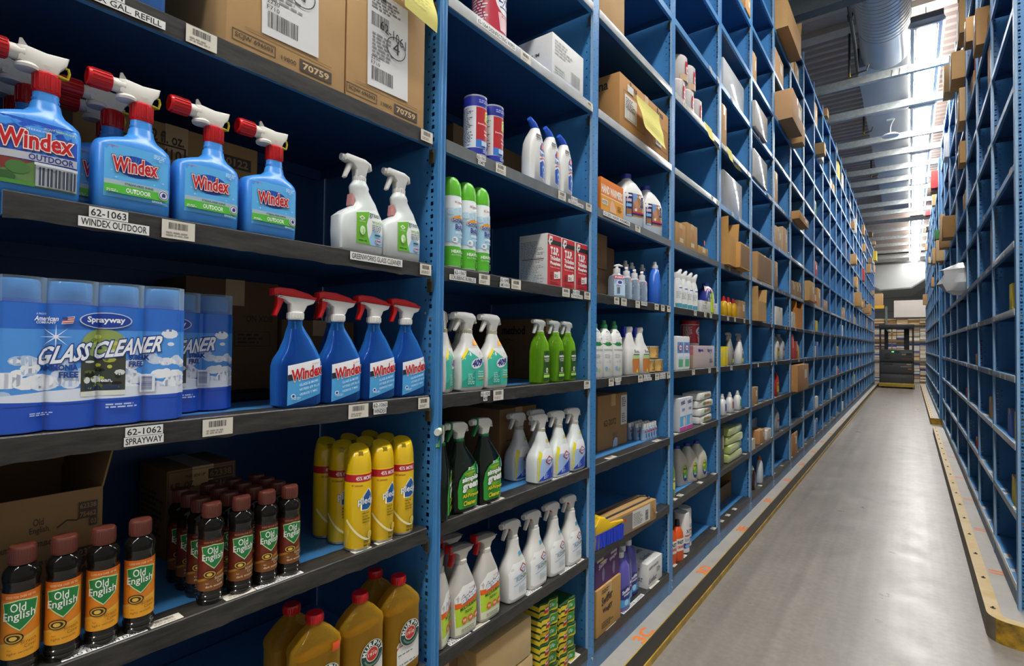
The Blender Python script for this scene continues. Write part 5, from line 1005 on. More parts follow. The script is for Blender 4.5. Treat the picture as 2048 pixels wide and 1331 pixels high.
for y, sb, s in ((1.112, .052, 'left one by the post'), (1.197, .04, 'middle of the front three'), (1.312, .04, 'right of the front three'), (1.12, .125, 'in the back row on the left'), (1.24, .125, 'in the back row on the right')): put(trig_bottle, ('grey',), y, sb, 'E', 'grey spray bottle with lime and orange label, '+s, 'bottle', 'multi-surface spray bottles', rot=32 if y < 1.13 else 0)
def sponge_pack():
    t = root('sponge_pack'); n = 14; w, d, h = .118, .085, .048
    def slab(z0, z1, mat, name):
        m = MB(); V = []; F = []
        xs = [-w/2+w*i/n for i in range(n+1)]; wv = [.0045*math.sin(2*PI*2*i/n) for i in range(n+1)]
        for i, x in enumerate(xs): V += [(x, -d/2+wv[i], z0), (x, d/2+wv[i], z0), (x, d/2+wv[i], z1), (x, -d/2+wv[i], z1)]
        for i in range(n): a = 4*i; b = a+4; F += [(a, b, b+3, a+3), (a+1, a+2, b+2, b+1), (a+3, b+3, b+2, a+2), (a, a+1, b+1, b)]
        F += [(0, 3, 2, 1), (4*n, 4*n+1, 4*n+2, 4*n+3)]; m.add(V, F, mat).build(name, t)
    for k in range(2): slab(.001+k*.0235, .017+k*.0235, P('#e3c92c', .8, bump=.2, bs=120), 'sponge'); slab(.0172+k*.0235, .0235+k*.0235, P('#1f4a26', .9, bump=.4, bs=200), 'scouring_layer')
    g = G(.3); g.poly([(.002, .006), (.045, .01), (.05, .04), (.006, .036)], '#2f8a3c'); g.poly([(-.03, .008), (-.004, .012), (-.006, .034), (-.024, .03)], '#b82430'); g.text('Scotch', -.027, .02, .022, .008, '#f0e8e4', bold=.03, sk=.2); g.tiny(.01, .016, .03, .014, 3, '#d6e6c8', 3)
    g.build('label', t, lambda u, v, l: (u, -d/2+.0045*math.sin(2*PI*2*(u+w/2)/w)-.001-.0002*l, v), span(-w/2, w/2, 12))
    g = G(.3); g.poly([(-.03, -.03), (.03, -.036), (.036, .03), (-.026, .034)], '#1f5a2c'); g.poly([(-.05, -.01), (-.03, -.016), (-.028, .016), (-.048, .02)], '#b82430'); g.build('top_label', t, top(h))
    return t
k = 0
for ci, (y, n) in enumerate(((1.66, 6), (1.79, 5))):
    for i in range(n): put(sponge_pack, (), y+.004*math.sin(3*i), .055+.006*(i % 2), 'F', 'green and yellow wrapped sponge pack, %s from the bottom of the %s stack' % (ORD[i], ('left', 'right')[ci]), 'sponge pack', 'wrapped sponge packs', rot=3*math.sin(i*2.1), dz=.0495*i)
for i in range(4): put(sponge_pack, (), 1.715, .155, 'F', 'green and yellow wrapped sponge pack, %s up in the rear stack' % ORD[i], 'sponge pack', 'wrapped sponge packs', dz=.0495*i)
def yellow_pack():
    t = root('wrapped_block'); n = 5
    for i in range(n):
        x = -.15+.06*i; MB().box(x+.0005, x+.0595, -.11, .11, 0, .138, P('#d09a22', .45), .012).build('block', t)
    MB().box(-.152, .152, -.1125, .1125, -.0004, .14, GL('#e8d8a8', .85, .08), .014).build('plastic_wrap', t); return t
for i in range(2): put(yellow_pack, (), 1.42-.012*i, .135, 'F', 'orange yellow blocks in clear plastic wrap, %s of two stacked' % ('lower', 'upper')[i], 'pack', 'wrapped yellow blocks', dz=.1415*i)
put(carton, (.13, .2, .27, '#7d5c38'), 1.19, .2, 'F', 'brown carton with white slip left of the wrapped yellow blocks', 'carton')
put(carton, (.12, .14, .31, '#6b5030'), 1.70, .31, 'F', 'tall dark carton behind the sponge packs', 'carton')
# ================================================================ third and fourth bays
def f_bona(g):
    for x in (-.2, .14): g.text('Bona', x, .225, .085, .034, '#2e2a2c', bold=.02)
    g.frame(-.27, .06, -.02, .2, .002, INK); g.frame(.08, .05, .29, .17, .002, INK); g.rect(-.255, .07, -.12, .185, '#d4d2cc'); g.tiny(-.245, .12, .11, .055, 6, '#4a4a4a', 3); g.frame(-.235, .075, -.13, .118, .0015, INK); g.path([(-.2, .075), (-.2, .118)], .0015, INK); g.rect(-.23, .205, -.16, .24, '#cfcdc8'); g.rect(.12, .06, .2, .16, '#cfcdc8'); g.bars(.13, .07, .06, .07, '#555555', 3)
put(carton, (.618, .34, .268, '#b07f46', f_bona, lambda g: (g.text('Bona', .0, .2, .11, .045, '#2e2a2c', bold=.02), g.text('Bona', .0, .03, .11, .045, '#2e2a2c', bold=.02))), 2.527, .185, 'AA', 'wide brown carton with a yellow sheet over its printed front, third bay', 'carton')
put(paper, (.29, .17, .035, 2), 2.49, -.008, 'AA', 'yellow paper sheet draped over the front of a wide printed carton', 'paper', dz=.2)
put(carton, (.27, .3, .42, '#b08a58', lambda g: g.tiny(-.1, .2, .2, .1, 3, '#8f7048', 3)), 2.16, .18, 'A0', 'tall brown carton at the left end of the highest visible third bay shelf', 'carton')
def f_hand(g):
    g.rect(-.11, .002, .11, .144, '#e07a1e'); g.rect(-.11, .002, .11, .07, '#e09a22'); g.text('HAND WARMERS', -.105, .082, .205, .032, '#f2e6d4', bold=.05); g.rect(-.11, .066, .11, .07, '#f0dcc0')
    g.poly([(-.03, .008), (-.02, .05), (-.005, .062), (.012, .055), (.03, .03), (.04, .008)], '#dfae8c'); g.rect(-.1, .03, -.045, .052, '#d9d4c8'); g.text('HOTTEST', -.096, .034, .046, .013, '#6a5a4a', bold=.02); g.tiny(.05, .02, .05, .03, 4, '#8a5a1c', 4)
put(carton, (.222, .1, .146, '#d9771f', f_hand, None, None, False, 'display_box', .002), 2.135, .057, 'A', 'orange hand warmer box left of the two white jugs', 'box')
def f_jug(g):
    g.rect(-.062, .05, .062, .165, '#a9764a'); g.rect(-.062, .05, -.028, .165, '#26286a'); g.rect(-.028, .05, -.02, .165, '#1c1f58'); g.poly([(-.018, .165), (.012, .165), (.006, .13), (-.006, .1), (-.018, .12)], '#6f9acb'); g.poly([(-.015, .12), (.01, .14), (.022, .1), (.012, .085), (-.006, .1)], '#c08a6a'); g.text('Bona', .052, .1, .052, .022, '#23285e', bold=.04, rot=90, out='#e8e4de')
    g.rect(-.02, .068, .062, .075, '#c8324a'); g.rect(-.02, .06, .062, .067, '#2a2a66'); g.ell(.0, .084, .008, .008, '#e6e2dc'); g.rect(-.06, .12, -.03, .135, '#c8b8c0'); g.rect(-.06, .095, -.03, .11, '#7ab0de'); g.rect(-.06, .056, -.03, .085, '#9a6a40'); g.rect(-.06, .05, -.03, .056, '#8fc0ea'); g.text('Bona', -.058, .148, .03, .01, '#e8e8f0', bold=.03)
for y, s in ((2.445, 'left one, beside the orange box'), (2.69, 'right one, before an empty corner')): put(jug, ('#dfdfdb', .165, .275, 'jug', '#2c3aa8', f_jug), y, .085, 'A', 'white floor cleaner jug with wood picture label, '+s, 'jug', 'white floor cleaner jugs', rot=-20)
for i, (y, sb, dz, a) in enumerate(((2.15, .20, 0, (.24, .2, .135, '#6f5535')), (2.14, .20, .137, (.26, .2, .165, '#7a5d3a')), (2.43, .30, 0, (.24, .2, .29, '#755a38')))): put(carton, a+(lambda g: (g.frame(-.08, .02, .06, .09, .0015, INK), g.tiny(-.06, .1, .08, .02, 2, INK, 3)),), y, sb, 'B', 'brown carton behind the hand gel pumps, '+('lower one of the left stack', 'upper one of the left stack', 'taller one standing alone at the right')[i], 'carton', 'brown cartons behind the gel pumps', dz=dz)
def pump_bottle():
    t = root('pump_bottle'); b = Bottle([(0, .034, .024, 4, 0), (.004, .0385, .028, 4, 0), (.09, .037, .027, 4, 0), (.105, .034, .025, 3.2, 0), (.112, .02, .02, 2.4, 0), (.118, .015, .015, 2, 0)], 24)
    build_body(b, t, GL('#c9dbe6', .72)); R_ = random.Random(4); m = MB(); bm_ = P('#f4f8fb', .2)
    for i in range(46):
        x, y_, z_, s = R_.uniform(-.03, .03), R_.uniform(-.021, .02), R_.uniform(.01, .1), R_.uniform(.0012, .0026); m.lathe([(.0001, z_-s), (s, z_), (.0001, z_+s)], bm_ if i % 2 else P('#4a5a68', .3), 6, c=(x, y_))
    o = m.build('gel_bubbles', t); o['kind'] = 'stuff'
    m = MB(); wm = wp('#e6e6e3'); m.lathe([(.0165, .116), (.0175, .118), (.0165, .14), (.008, .143), (.007, .152)], wm, 18); m.build('collar', t); MB().prism([(-.014, .15), (-.012, .158), (.01, .163), (.03, .156), (.031, .15), (.012, .152)], -.008, .008, wm, .003).build('pump_head', t)
    g = G(.3); g.rect(-.03, .012, .03, .1, '#b9d6ea'); g.rect(-.03, .09, .03, .105, '#c23a52'); g.text('PURELL', -.024, .093, .048, .008, '#f2e8ea', bold=.03); g.ell(0, .072, .018, .012, '#dfe8f5'); g.ell(0, .073, .012, .008, '#3a4a9a'); g.rect(-.02, .02, .0, .05, '#5a6a7a'); g.tiny(-.02, .054, .04, .008, 2, '#b04a5a', 3)
    g.build('label', t, b.map(.0002), span(-.03, .03, 6), (.03, .06)); return t
for i, y in enumerate((2.262, 2.368, 2.46, 2.553)): put(pump_bottle, (), y, .045, 'B', 'clear hand gel pump bottle with white pump, %s from the left' % ORD[i], 'bottle', 'clear hand gel pumps', rot=(-30 if i == 0 else 20))
def tall_bottle(c='#2a62c8', h=.205, w=.078, capc='#d9d9d4', capr=.011, name='bottle', lab=None, cp='cap', d=.6, mat=None, pull=True):
    t = root(name); a = w/2; b = Bottle([(0, a*.9, a*d, 3.4, 0), (.005, a, a*d*1.1, 3.4, 0), (h*.55, a, a*d*1.1, 3.2, 0), (h*.8, a*.94, a*d, 3, 0), (h*.92, a*.6, a*d*.8, 2.4, 0), (h*.97, a*.36, a*.36, 2, 0), (h, a*.34, a*.34, 2, 0)], 24)
    build_body(b, t, mat or P(c, .25)); m = MB(); cm = wp(capc)
    m.lathe([(a*.38, h-.004), (a*.38, h+.012), (capr, h+.014), (capr*.85, h+.032), (.001, h+.033)] if pull else [(a*.4, h-.004), (a*.41, h+.022), (.001, h+.024)], cm, 16); m.build(cp, t)
    if lab: g = G(.35); lab(g); g.build('label', t, b.map(.0002), span(-a, a, 7), span(0, h*.8, 6))
    return t
def f_blue(g): g.poly([(.012, .03), (.034, .03), (.036, .12), (.02, .13)], '#c8783a'); g.ell(.025, .09, .008, .02, '#e6d8c0')
for y, sb, s in ((2.722, .045, 'front one beside the post'), (2.60, .16, 'left of the three at the back'), (2.68, .16, 'middle of the three at the back'), (2.775, .14, 'right of the three at the back')): put(tall_bottle, ('#2f6ad0', .2, .095, '#d6d6d2', .011, 'bottle', f_blue), y, sb, 'B', 'tall blue bottle with white pull cap, '+s, 'bottle', 'blue bottles with white pull caps', rot=18)
def f_qs(g):
    g.poly([(-.034, .15), (-.034, .205), (.036, .205), (.036, .15), (.012, .14), (-.012, .14)], '#1f7a3a'); g.text('Quick', -.018, .178, .05, .016, '#f0f2ee', bold=.04, sk=.25); g.text('Shine', -.016, .158, .05, .016, '#f0f2ee', bold=.04, sk=.25); g.text('FLOOR FINISH', -.028, .118, .056, .008, '#6a8a72', bold=.01); g.tiny(-.024, .085, .044, .02, 3, '#a9b0aa', 3); g.text('x 32', -.014, .064, .03, .012, '#8a9a9a'); g.ell(-.016, .038, .008, .01, '#7aa0c0'); g.ell(.004, .034, .008, .008, '#9ab87a')
for i, y in enumerate((2.03, 2.125, 2.225)): put(tall_bottle, ('#e6e6e3', .222, .088, '#2a7a48', .012, 'bottle', f_qs, 'cap', .62), y, .04, 'C', 'white floor finish bottle with green cap and green shield, %s from the left' % ORD[i], 'bottle', 'white and green floor finish bottles', rot=-12)
def bona_spray():
    t = root('spray_bottle'); b = Bottle([(0, .052, .03, 4, 0), (.005, .056, .034, 4, 0), (.11, .055, .034, 3.6, 0), (.13, .045, .03, 3, -.004), (.16, .032, .024, 2.5, -.01), (.2, .024, .02, 2.2, -.014), (.205, .02, .018, 2, -.014)], 28)
    build_body(b, t, P('#dcdbd6', .35)); MB().prism([(-.036, .2), (-.036, .232), (.006, .236), (.014, .225), (.006, .2)], -.014, .014, wp('#c5c2bb'), .004).build('sprayer', t); MB().prism([(-.034, .236), (-.05, .234), (-.054, .215), (-.048, .185), (-.04, .182), (-.038, .2), (-.028, .21), (-.02, .232)], -.011, .011, wp('#2436b4'), .003).build('trigger', t)
    g = G(.35); g.poly([(-.012, .012), (.052, .01), (.053, .06), (.05, .11), (-.006, .11), (-.016, .07)], '#c07838'); g.poly([(-.016, .07), (-.012, .078), (.053, .078), (.053, .1), (-.008, .1)], '#a9cf8a'); g.rect(-.012, .098, .053, .128, '#e6e6e2'); g.text('Bona', .0, .106, .042, .016, '#3a3c40', bold=.01); g.rect(-.008, .097, .053, .101, '#55585a'); g.poly([(.012, .012), (.026, .012), (.022, .032)], '#cfe03a')
    g.build('label', t, b.map(.0002), span(-.02, .054, 7), span(0, .13, 6)); return t
for y, s in ((2.40, 'left one of two'), (2.525, 'right one, beside the wax tins')): put(bona_spray, (), y, .043, 'C', 'white hardwood spray bottle with blue trigger, '+s, 'bottle', 'white and blue hardwood sprays', rot=-14)
def tin():
    t = root('wax_tin'); r = .052
    MB().lathe([(r, 0), (r*1.02, .002), (r*1.02, .005), (r, .007), (r, .064), (r*1.02, .066), (r*1.02, .069), (r*.9, .07), (r*.88, .067), (.001, .067)], [P('#5a4a30', .4, metal=.5)]*3+[P('#c8a05a', .4, var=.2, vs=30)]+[P('#d8d4c8', .3, metal=.5)]*5, 30).build('tin_body', t)
    g = G(.35); g.star(.01, .04, .026, .018, 4, '#3a3020'); g.star(.01, .04, .022, .014, 4, '#c8a05a'); g.ell(.01, .04, .008, .008, '#3a3020'); g.tiny(-.02, .012, .06, .01, 2, '#6a5430', 3); g.build('label', t, cylmap(r, .0002), span(-.04, .05, 8)); return t
for y, dz, s in ((2.635, 0, 'lower left'), (2.745, 0, 'lower right'), (2.60, .0705, 'upper left'), (2.72, .0705, 'upper right')): put(tin, (), y, .06 if dz == 0 else .075, 'C', 'round golden wax tin, %s of the stacked four' % s, 'tin', 'round golden wax tins', dz=dz)
put(carton, (.325, .26, .262, '#9a7446', lambda g: (g.text('62-2072', -.1, .11, .13, .03, '#2a2824', sk=.02), g.rect(.085, .1, .155, .25, '#d4d2ce'), g.tiny(.095, .19, .05, .05, 5, '#5a5a5a', 3), g.tiny(.095, .11, .05, .05, 5, '#5a5a5a', 4), g.rect(-.0, .0, .045, .07, '#8a6a42'), g.poly([(.0, .03), (.02, .045), (.045, .04), (.045, .0), (-.01, .0)], '#a9c0d6'))), 2.39, .25, 'D', 'brown carton with 62-2072 handwritten on its front', 'carton')
put(carton, (.05, .26, .36, '#6a4c2c'), 2.03, .25, 'D', 'thin upright cardboard panel box left of the 62-2072 carton', 'box')
def small_bottle():
    t = root('small_bottle'); MB().lathe([(.014, 0), (.0155, .002), (.0155, .06), (.01, .066), (.009, .07)], GL('#bcd6ea', .55), 14).build('bottle_body', t); MB().lathe([(.011, .066), (.0115, .068), (.0115, .088), (.001, .089)], wp('#dededa'), 12).build('cap', t)
    g = G(.3); g.rect(-.012, .008, .014, .05, '#7fa8cc'); g.rect(-.012, .042, .014, .052, '#b0384a'); g.rect(-.006, .016, .006, .036, '#35458a'); g.build('label', t, cylmap(.0157), span(-.012, .014, 4)); return t
k = 0
for r_ in range(3):
    for c_ in range(5): put(small_bottle, (), 2.66+.036*c_-.012*r_, .075+.036*r_, 'D', 'little clear gel bottle with white cap, %s from left in the %s row' % (ORD[c_], ('front', 'middle', 'back')[r_]), 'bottle', 'little clear gel bottles')
def strapped():
    t = root('strapped_carton'); w, d, h = .62, .11, .10; m = P('#a98450', .7, var=.08, vs=8); MB().box(-w/2, w/2, -d/2, d/2, 0, h, m, .003).build('box_body', t)
    g = G(.5); g.rect(.06, .012, .24, .092, '#d2d0cb'); g.bars(.19, .02, .03, .05, '#333333', 3, True); g.tiny(.07, .02, .1, .06, 8, '#7a7a78', 3); g.rect(-.1, .01, .06, .09, '#77716a'); g.rect(-.02, .06, .0, .075, '#c23a2a'); g.text('62-1083', .262, .06, .05, .012, '#4a3a28', rot=-60); g.build('front_print', t, front(-d/2-.0003))
    m = MB()
    for yy in (-.03, .02): m.tube([(-w/2, yy, h+.003), (w/2-.05, yy, h+.004), (w/2-.02, yy, h+.003)], .004, P('#161617', .4), 6)
    m.tube([(w/2-.05, -.03, h+.004), (w/2-.015, -.02, h+.006), (w/2-.008, .0, h+.006), (w/2-.03, .02, h+.005)], .004, P('#161617', .4), 6); m.build('strap', t); return t
put(strapped, (), 2.27, .045, 'E', 'long narrow carton with black strap over its top, third bay', 'carton', rot=-4)
def brush():
    t = root('scrub_brush'); MB().prism([(-.12, .075), (-.06, .13), (-.02, .125), (.02, .095), (.12, .085), (.125, .072), (-.1, .055)], -.035, .035, P('#e0b814', .4), .008).build('brush_block', t)
    m = MB(); R_ = random.Random(2); bl = P('#1f3ec0', .6)
    for i in range(22):
        for j in range(7): x, y_ = -.105+.0105*i, -.033+.011*j; q = (R_.uniform(-.006, .006), R_.uniform(-.006, .006)); m.tube([(x, y_, .066), (x+q[0], y_+q[1], .004)], [.004, .006], bl, 5)
    o = m.build('bristles', t); o['kind'] = 'stuff'; MB().box(-.11, .11, -.03, .03, .0, .004, P('#1d35a0', .5)).build('bristle_cover', t); return t
put(brush, (), 2.105, -.03+.06, 'E', 'yellow scrub brush with blue bristles on the shelf edge', 'brush', rot=-8, dz=.0)
def f_sw(g): g.text('Swiffer', -.07, .12, .1, .035, '#2a2118', bold=.03, sk=.1); g.text('WetJET', -.06, .08, .09, .026, '#2a2118', bold=.04); g.tiny(-.07, .17, .1, .02, 2, '#5a4428', 3); g.tiny(-.07, .02, .12, .03, 3, '#5a4428', 4)
def f_pu(g): g.rect(-.115, .0, .115, .14, '#4a2358'); g.text('Swiffer', -.08, .075, .075, .02, '#cfc6d2', bold=.03, sk=.2); g.text('WetJet', .02, .075, .07, .02, '#cfc6d2', bold=.03, sk=.2); g.ell(-.04, .045, .012, .03, '#6a6a88'); g.ell(.06, .045, .012, .03, '#6a6a88'); g.rect(-.1, .11, -.04, .13, '#bfa8b8'); g.rect(.03, .11, .09, .13, '#bfa8b8'); g.poly([(-.07, .097), (-.02, .1), (-.02, .107), (-.07, .104)], '#c8c05a')
put(carton, (.235, .22, .2, '#b08648', f_sw), 2.13, .115, 'F', 'brown carton with bold black print under the purple box', 'carton')
put(carton, (.23, .2, .15, '#4a2358', f_pu, None, None, False), 2.13, .115, 'F', 'purple printed box stacked on a brown carton, third bay bottom', 'box', dz=.201)
def f_pb(g): g.rect(-.045, .02, .045, .06, '#4aa0dc'); g.poly([(-.045, .06), (-.045, .1), (0, .115), (.045, .1), (.045, .06), (0, .05)], '#1f2a7a'); g.text('Swiffer', -.03, .08, .06, .016, '#e8e8f2', bold=.04, sk=.2); g.text('WetJet', -.02, .065, .045, .012, '#e8e8f2', bold=.04, sk=.2); g.ell(0, .04, .016, .014, '#a8d8f4')
for y, sb, s in ((2.325, .05, 'front left'), (2.40, .075, 'middle'), (2.49, .085, 'right, by the white box')): put(tall_bottle, ('#5a56a8', .245, .1, '#d9d8d4', .018, 'bottle', f_pb, 'cap', .75, None, False), y, sb, 'F', 'purple floor solution bottle with white cap, %s of three' % s, 'bottle', 'purple floor solution bottles', rot=-10)
put(carton, (.2, .2, .125, '#d6d5d1', lambda g: (g.text('Sunfest', -.085, .02, .1, .028, '#3a3a72', sh=.3, bold=.01), g.text('SOFT WHITE', -.08, .09, .12, .012, '#5a5a6a', bold=.02), g.tiny(.02, .05, .06, .03, 3, '#8a8a90', 3)), lambda g: (g.text('Sunfest', -.03, .03, .1, .03, '#3a3a72', sh=.3), g.tiny(-.08, .08, .15, .03, 3, '#7a7a88', 4)), lambda g: (g.text('SOFT WHITE', -.07, .0, .14, .022, '#3f3f6a', bold=.02), g.text('Sunfest', -.06, -.06, .11, .026, '#3f3f6a', sh=.3)), False), 2.68, .115, 'F', 'white printed carton beside the purple bottles', 'carton')
# ---- fourth bay
def wipe_roll(c='#b5202a'):
    t = root('wrapped_roll'); r = .068; MB().lathe([(r*.9, 0), (r, .006), (r, .15), (r*.95, .156), (.001, .156)], [P('#dcd8d6', .4)]*2+[P(c, .4)]*2, 22).build('roll', t)
    MB().lathe([(r*.97, -.0005), (r*1.06, .01), (r*1.05, .15), (r*.9, .162), (.001, .163)], GL('#e6e2e0', .72, .08), 14).build('plastic_wrap', t)
    g = G(.3); g.rect(-.02, .03, .04, .12, c); g.rect(-.01, .05, .03, .09, '#e9e2e0'); g.rect(0, .06, .012, .08, '#2a3a7a'); g.rect(-.06, .0, .06, .04, '#bfa588'); g.build('label', t, cylmap(r*1.06+.001), span(-.06, .06, 8)); return t
for i, (y, dz) in enumerate(((3.10, 0), (3.26, 0), (3.42, 0), (3.14, .164), (3.29, .164))): put(wipe_roll, (), y, .09, 'A0', 'red and white roll in clear wrap, %s of the %s row' % (ORD[i % 3], 'lower' if dz == 0 else 'upper'), 'roll', 'wrapped red and white rolls', dz=dz)
put(paper, (.17, .15, .05, 3), 3.45, -.012, 'A0', 'yellow paper sheet curling from the shelf below the red and white rolls', 'paper', dz=-.005)
put(paper, (.14, .16, .05, 4), 3.95, -.012, 'A0', 'yellow paper sheet hanging just past the fourth post', 'paper', dz=-.005)
for i, (y, sb, dz, a) in enumerate(((3.03, .1, 0, (.17, .18, .13)), (3.23, .1, 0, (.2, .18, .16)), (3.45, .07, 0, (.2, .12, .055)))): put(carton, a+('#a8814e', lambda g: (g.rect(-.02, .02, .04, .045, '#c9b898'), g.rect(.01, .07, .03, .1, '#d06a3a') if True else 0)), y, sb, 'A', 'small brown carton with orange mark, fourth bay, '+('left', 'middle and tallest', 'right and flattest')[i], 'carton', 'small brown cartons of the fourth bay')
def wtrig():
    t = root('spray_bottle'); b = Bottle([(0, .032, .024, 3, 0), (.004, .036, .028, 3, 0), (.13, .035, .027, 3, 0), (.16, .028, .024, 2.4, .002), (.18, .02, .02, 2, .003)], 22); build_body(b, t, P('#dadbd9', .4)); MB().prism([(-.022, .178), (-.045, .2), (-.036, .212), (.0, .215), (.03, .235), (.036, .228), (.026, .2), (.02, .178)], -.014, .014, wp('#e3e3e0'), .005).build('sprayer', t)
    g = G(.35); g.rect(-.034, .006, .034, .03, '#4a98a8'); g.ell(.014, .12, .02, .02, '#eceef2'); g.rect(.0, .118, .03, .124, '#4a5a9a'); g.tiny(-.02, .06, .04, .04, 4, '#b0b4b8', 3); g.build('label', t, b.map(.0002), span(-.034, .034, 6), span(0, .13, 4)); return t
for i in range(4): put(wtrig, (), 3.05+.095*i, .045, 'B', 'slim white spray bottle with teal base band, %s from the left' % ORD[i], 'bottle', 'slim white spray bottles', rot=-30)
def f_lime(g): g.rect(-.05, .005, .05, .15, '#b8cf3a'); g.rect(-.05, .15, .05, .168, '#c86a4a'); g.rect(-.05, .168, .05, .19, '#e6e6e8'); g.rect(-.012, .03, .02, .13, '#d9dcd8'); g.rect(.012, .1, .03, .13, '#2a2f5a')
for y, sb, s in ((3.66, .06, 'at the front'), (3.56, .2, 'at the back')): put(tall_bottle, ('#2a3a8a', .185, .11, '#26318a', .04, 'canister', f_lime, 'cap', .9, None, False), y, sb, 'B', 'lime green canister with blue domed top, '+s, 'canister', 'lime green canisters')
put(carton, (.19, .1, .075, '#c9c9c7', lambda g: g.tiny(-.06, .02, .1, .03, 2, '#9a9a98', 3)), 3.51, .06, 'B', 'grey open fronted box left of the white carton', 'box')
put(carton, (.13, .1, .075, '#d9d8d4', lambda g: (g.rect(-.04, .04, -.015, .05, '#3a3a3a'), g.tiny(-.01, .04, .05, .02, 2, '#9a9a98', 3)), None, None, False), 3.705, .06, 'B', 'little white carton below the lime green canister', 'carton')
def f_clx(g): g.rect(-.05, .008, .05, .192, '#dfe3e6'); g.rect(-.05, .1, .05, .165, '#4a96d4'); g.path([(-.04, .132), (0, .158), (.04, .132), (0, .106), (-.04, .132)], .009, '#b5344a'); g.ell(0, .132, .026, .014, '#e6e8f0'); g.text('Clorox', -.022, .127, .044, .011, '#2a3f92', bold=.04); g.rect(-.03, .02, .04, .06, '#58b07a'); g.rect(-.03, .064, .04, .08, '#bcd6e8')
for y, s in ((3.03, 'left one'), (3.14, 'right one')): put(carton, (.105, .1, .2, '#dfe1e2', f_clx, None, None, False, 'wipes_carton', .006), y, .06, 'C', 'white and blue wipes pack with green panel, '+s, 'pack', 'white and blue wipes packs')
def cleaner_tray():
    t = root('canister_pack'); cm = P('#b0243c', .35)
    for i in range(4):
        for j in range(2): m = MB(); m.lathe([(.05, .004), (.052, .12), (.053, .122), (.053, .142), (.001, .143)], [P('#c8485c', .4), cm, cm, cm], 18, c=(-.165+.11*i, -.055+.11*j)); m.build('canister', t)
    MB().box(-.222, .222, -.112, .112, 0, .085, P('#b49a7c', .6), .004).build('tray', t); MB().box(-.224, .224, -.114, .114, -.0004, .146, GL('#e6dede', .88, .07), .01).build('plastic_wrap', t)
    g = G(.4); g.text('Magic', -.13, .1, .1, .026, '#2a3a8a', bold=.04, out='#e6dcdc'); g.text('Magic', .06, .1, .1, .026, '#5a6aa8', bold=.04, out='#e6dcdc'); g.tiny(.1, .03, .08, .03, 4, '#6a5a58', 3); g.build('print', t, front(-.1142)); return t
put(cleaner_tray, (), 3.49, .125, 'C', 'wrapped tray of red lidded canisters on the fourth bay shelf', 'pack')
put(wipes_tub, ('#b01c2c', '#b02432', 'Ajax', .062, .168), 3.545, .13, 'C', 'red and white tub standing on the wrapped canister tray', 'tub', dz=.148)
put(carton, (.17, .15, .18, '#6a4a34'), 3.08, .3, 'C', 'brown carton behind the white and blue wipes packs', 'carton')
put(wipes_tub, ('#8a1420', '#8a1a26', 'Ajax', .06, .13), 3.09, .3, 'C', 'dark red tub on the carton behind the wipes packs', 'tub', dz=.181)
def f_pur(g): g.rect(-.055, .002, .055, .193, '#d9dde2'); g.rect(-.05, .03, .05, .09, '#5aaee0'); g.ell(.022, .055, .02, .028, '#d8c4c0'); g.text('PURELL', -.035, .155, .07, .02, '#2c2f7a', bold=.04, sk=.1); g.rect(-.02, .12, .03, .135, '#8a94b8'); g.rect(-.055, .003, .055, .025, '#c84a9a')
for y, s in ((3.095, 'left one'), (3.21, 'right one')): put(carton, (.11, .2, .195, '#c9ccd2', f_pur, None, None, False, 'refill_box', .003), y, .115, 'D', 'pale blue hand gel refill box, '+s, 'box', 'pale blue refill boxes')
def wipe_pack():
    t = root('wipes_pack'); MB().box(-.14, .14, -.06, .06, .0, .046, P('#e3e3dc', .3), .014).build('pack_body', t); MB().box(-.05, .05, -.035, .03, .0455, .05, P('#e9e9e6', .3), .003).build('flap', t)
    g = G(.3); g.ell(-.02, .024, .03, .012, '#7a9a4a'); g.rect(.01, .018, .07, .034, '#c8735a'); g.ell(.09, .022, .016, .01, '#8aa85a'); g.build('label', t, front(-.0605)); return t
for i in range(4): put(wipe_pack, (), 3.565+.01*math.sin(3*i), .085, 'D', 'white wipes pack with leaf print, %s from the bottom of its stack' % ORD[i], 'pack', 'stacked white wipes packs', dz=.0505*i, rot=4*math.sin(2.3*i))
put(carton, (.28, .2, .2, '#4a3828'), 3.2, .37, 'D', 'dark brown carton behind the pale blue refill boxes', 'carton')
MBt = root('plastic_bin'); MB().loft([[(-.1*s, -.08*s, z), (.1*s, -.08*s, z), (.1*s, .08*s, z), (-.1*s, .08*s, z)] for s, z in ((.88, 0), (1, .14), (1.06, .141), (1.06, .15))], GL('#9fc25a', .45, .2)).build('bin_body', MBt); MBt.location = (XF-.35, 3.52, LV['D']+.142); MBt.rotation_euler.z = PI/2; tag(MBt, 'green translucent plastic bin on a carton above the wipes packs', 'bin')
put(carton, (.24, .2, .14, '#6a4c34'), 3.52, .35, 'D', 'brown carton under the green translucent bin', 'carton')
def f_dish(g): g.ell(.01, .075, .028, .05, '#23307e', 20); g.ell(.01, .085, .026, .038, '#5fae3a', 20); g.ell(.0, .1, .018, .022, '#c8c83a', 16); g.text('Ivory', -.01, .095, .04, .014, '#23307e', bold=.05); g.tiny(-.004, .045, .03, .016, 3, '#dfe4f0', 3)
for i, (y, sb) in enumerate(((3.30, .12), (3.43, .10), (3.56, .08))): put(jug, ('#c4c0b2', .125, .245, 'bottle', '#2c3a9a', f_dish, -.01), y, sb, 'E', 'beige dish soap bottle with blue and green oval label, %s from the left' % ORD[i], 'bottle', 'beige dish soap bottles', rot=-12)
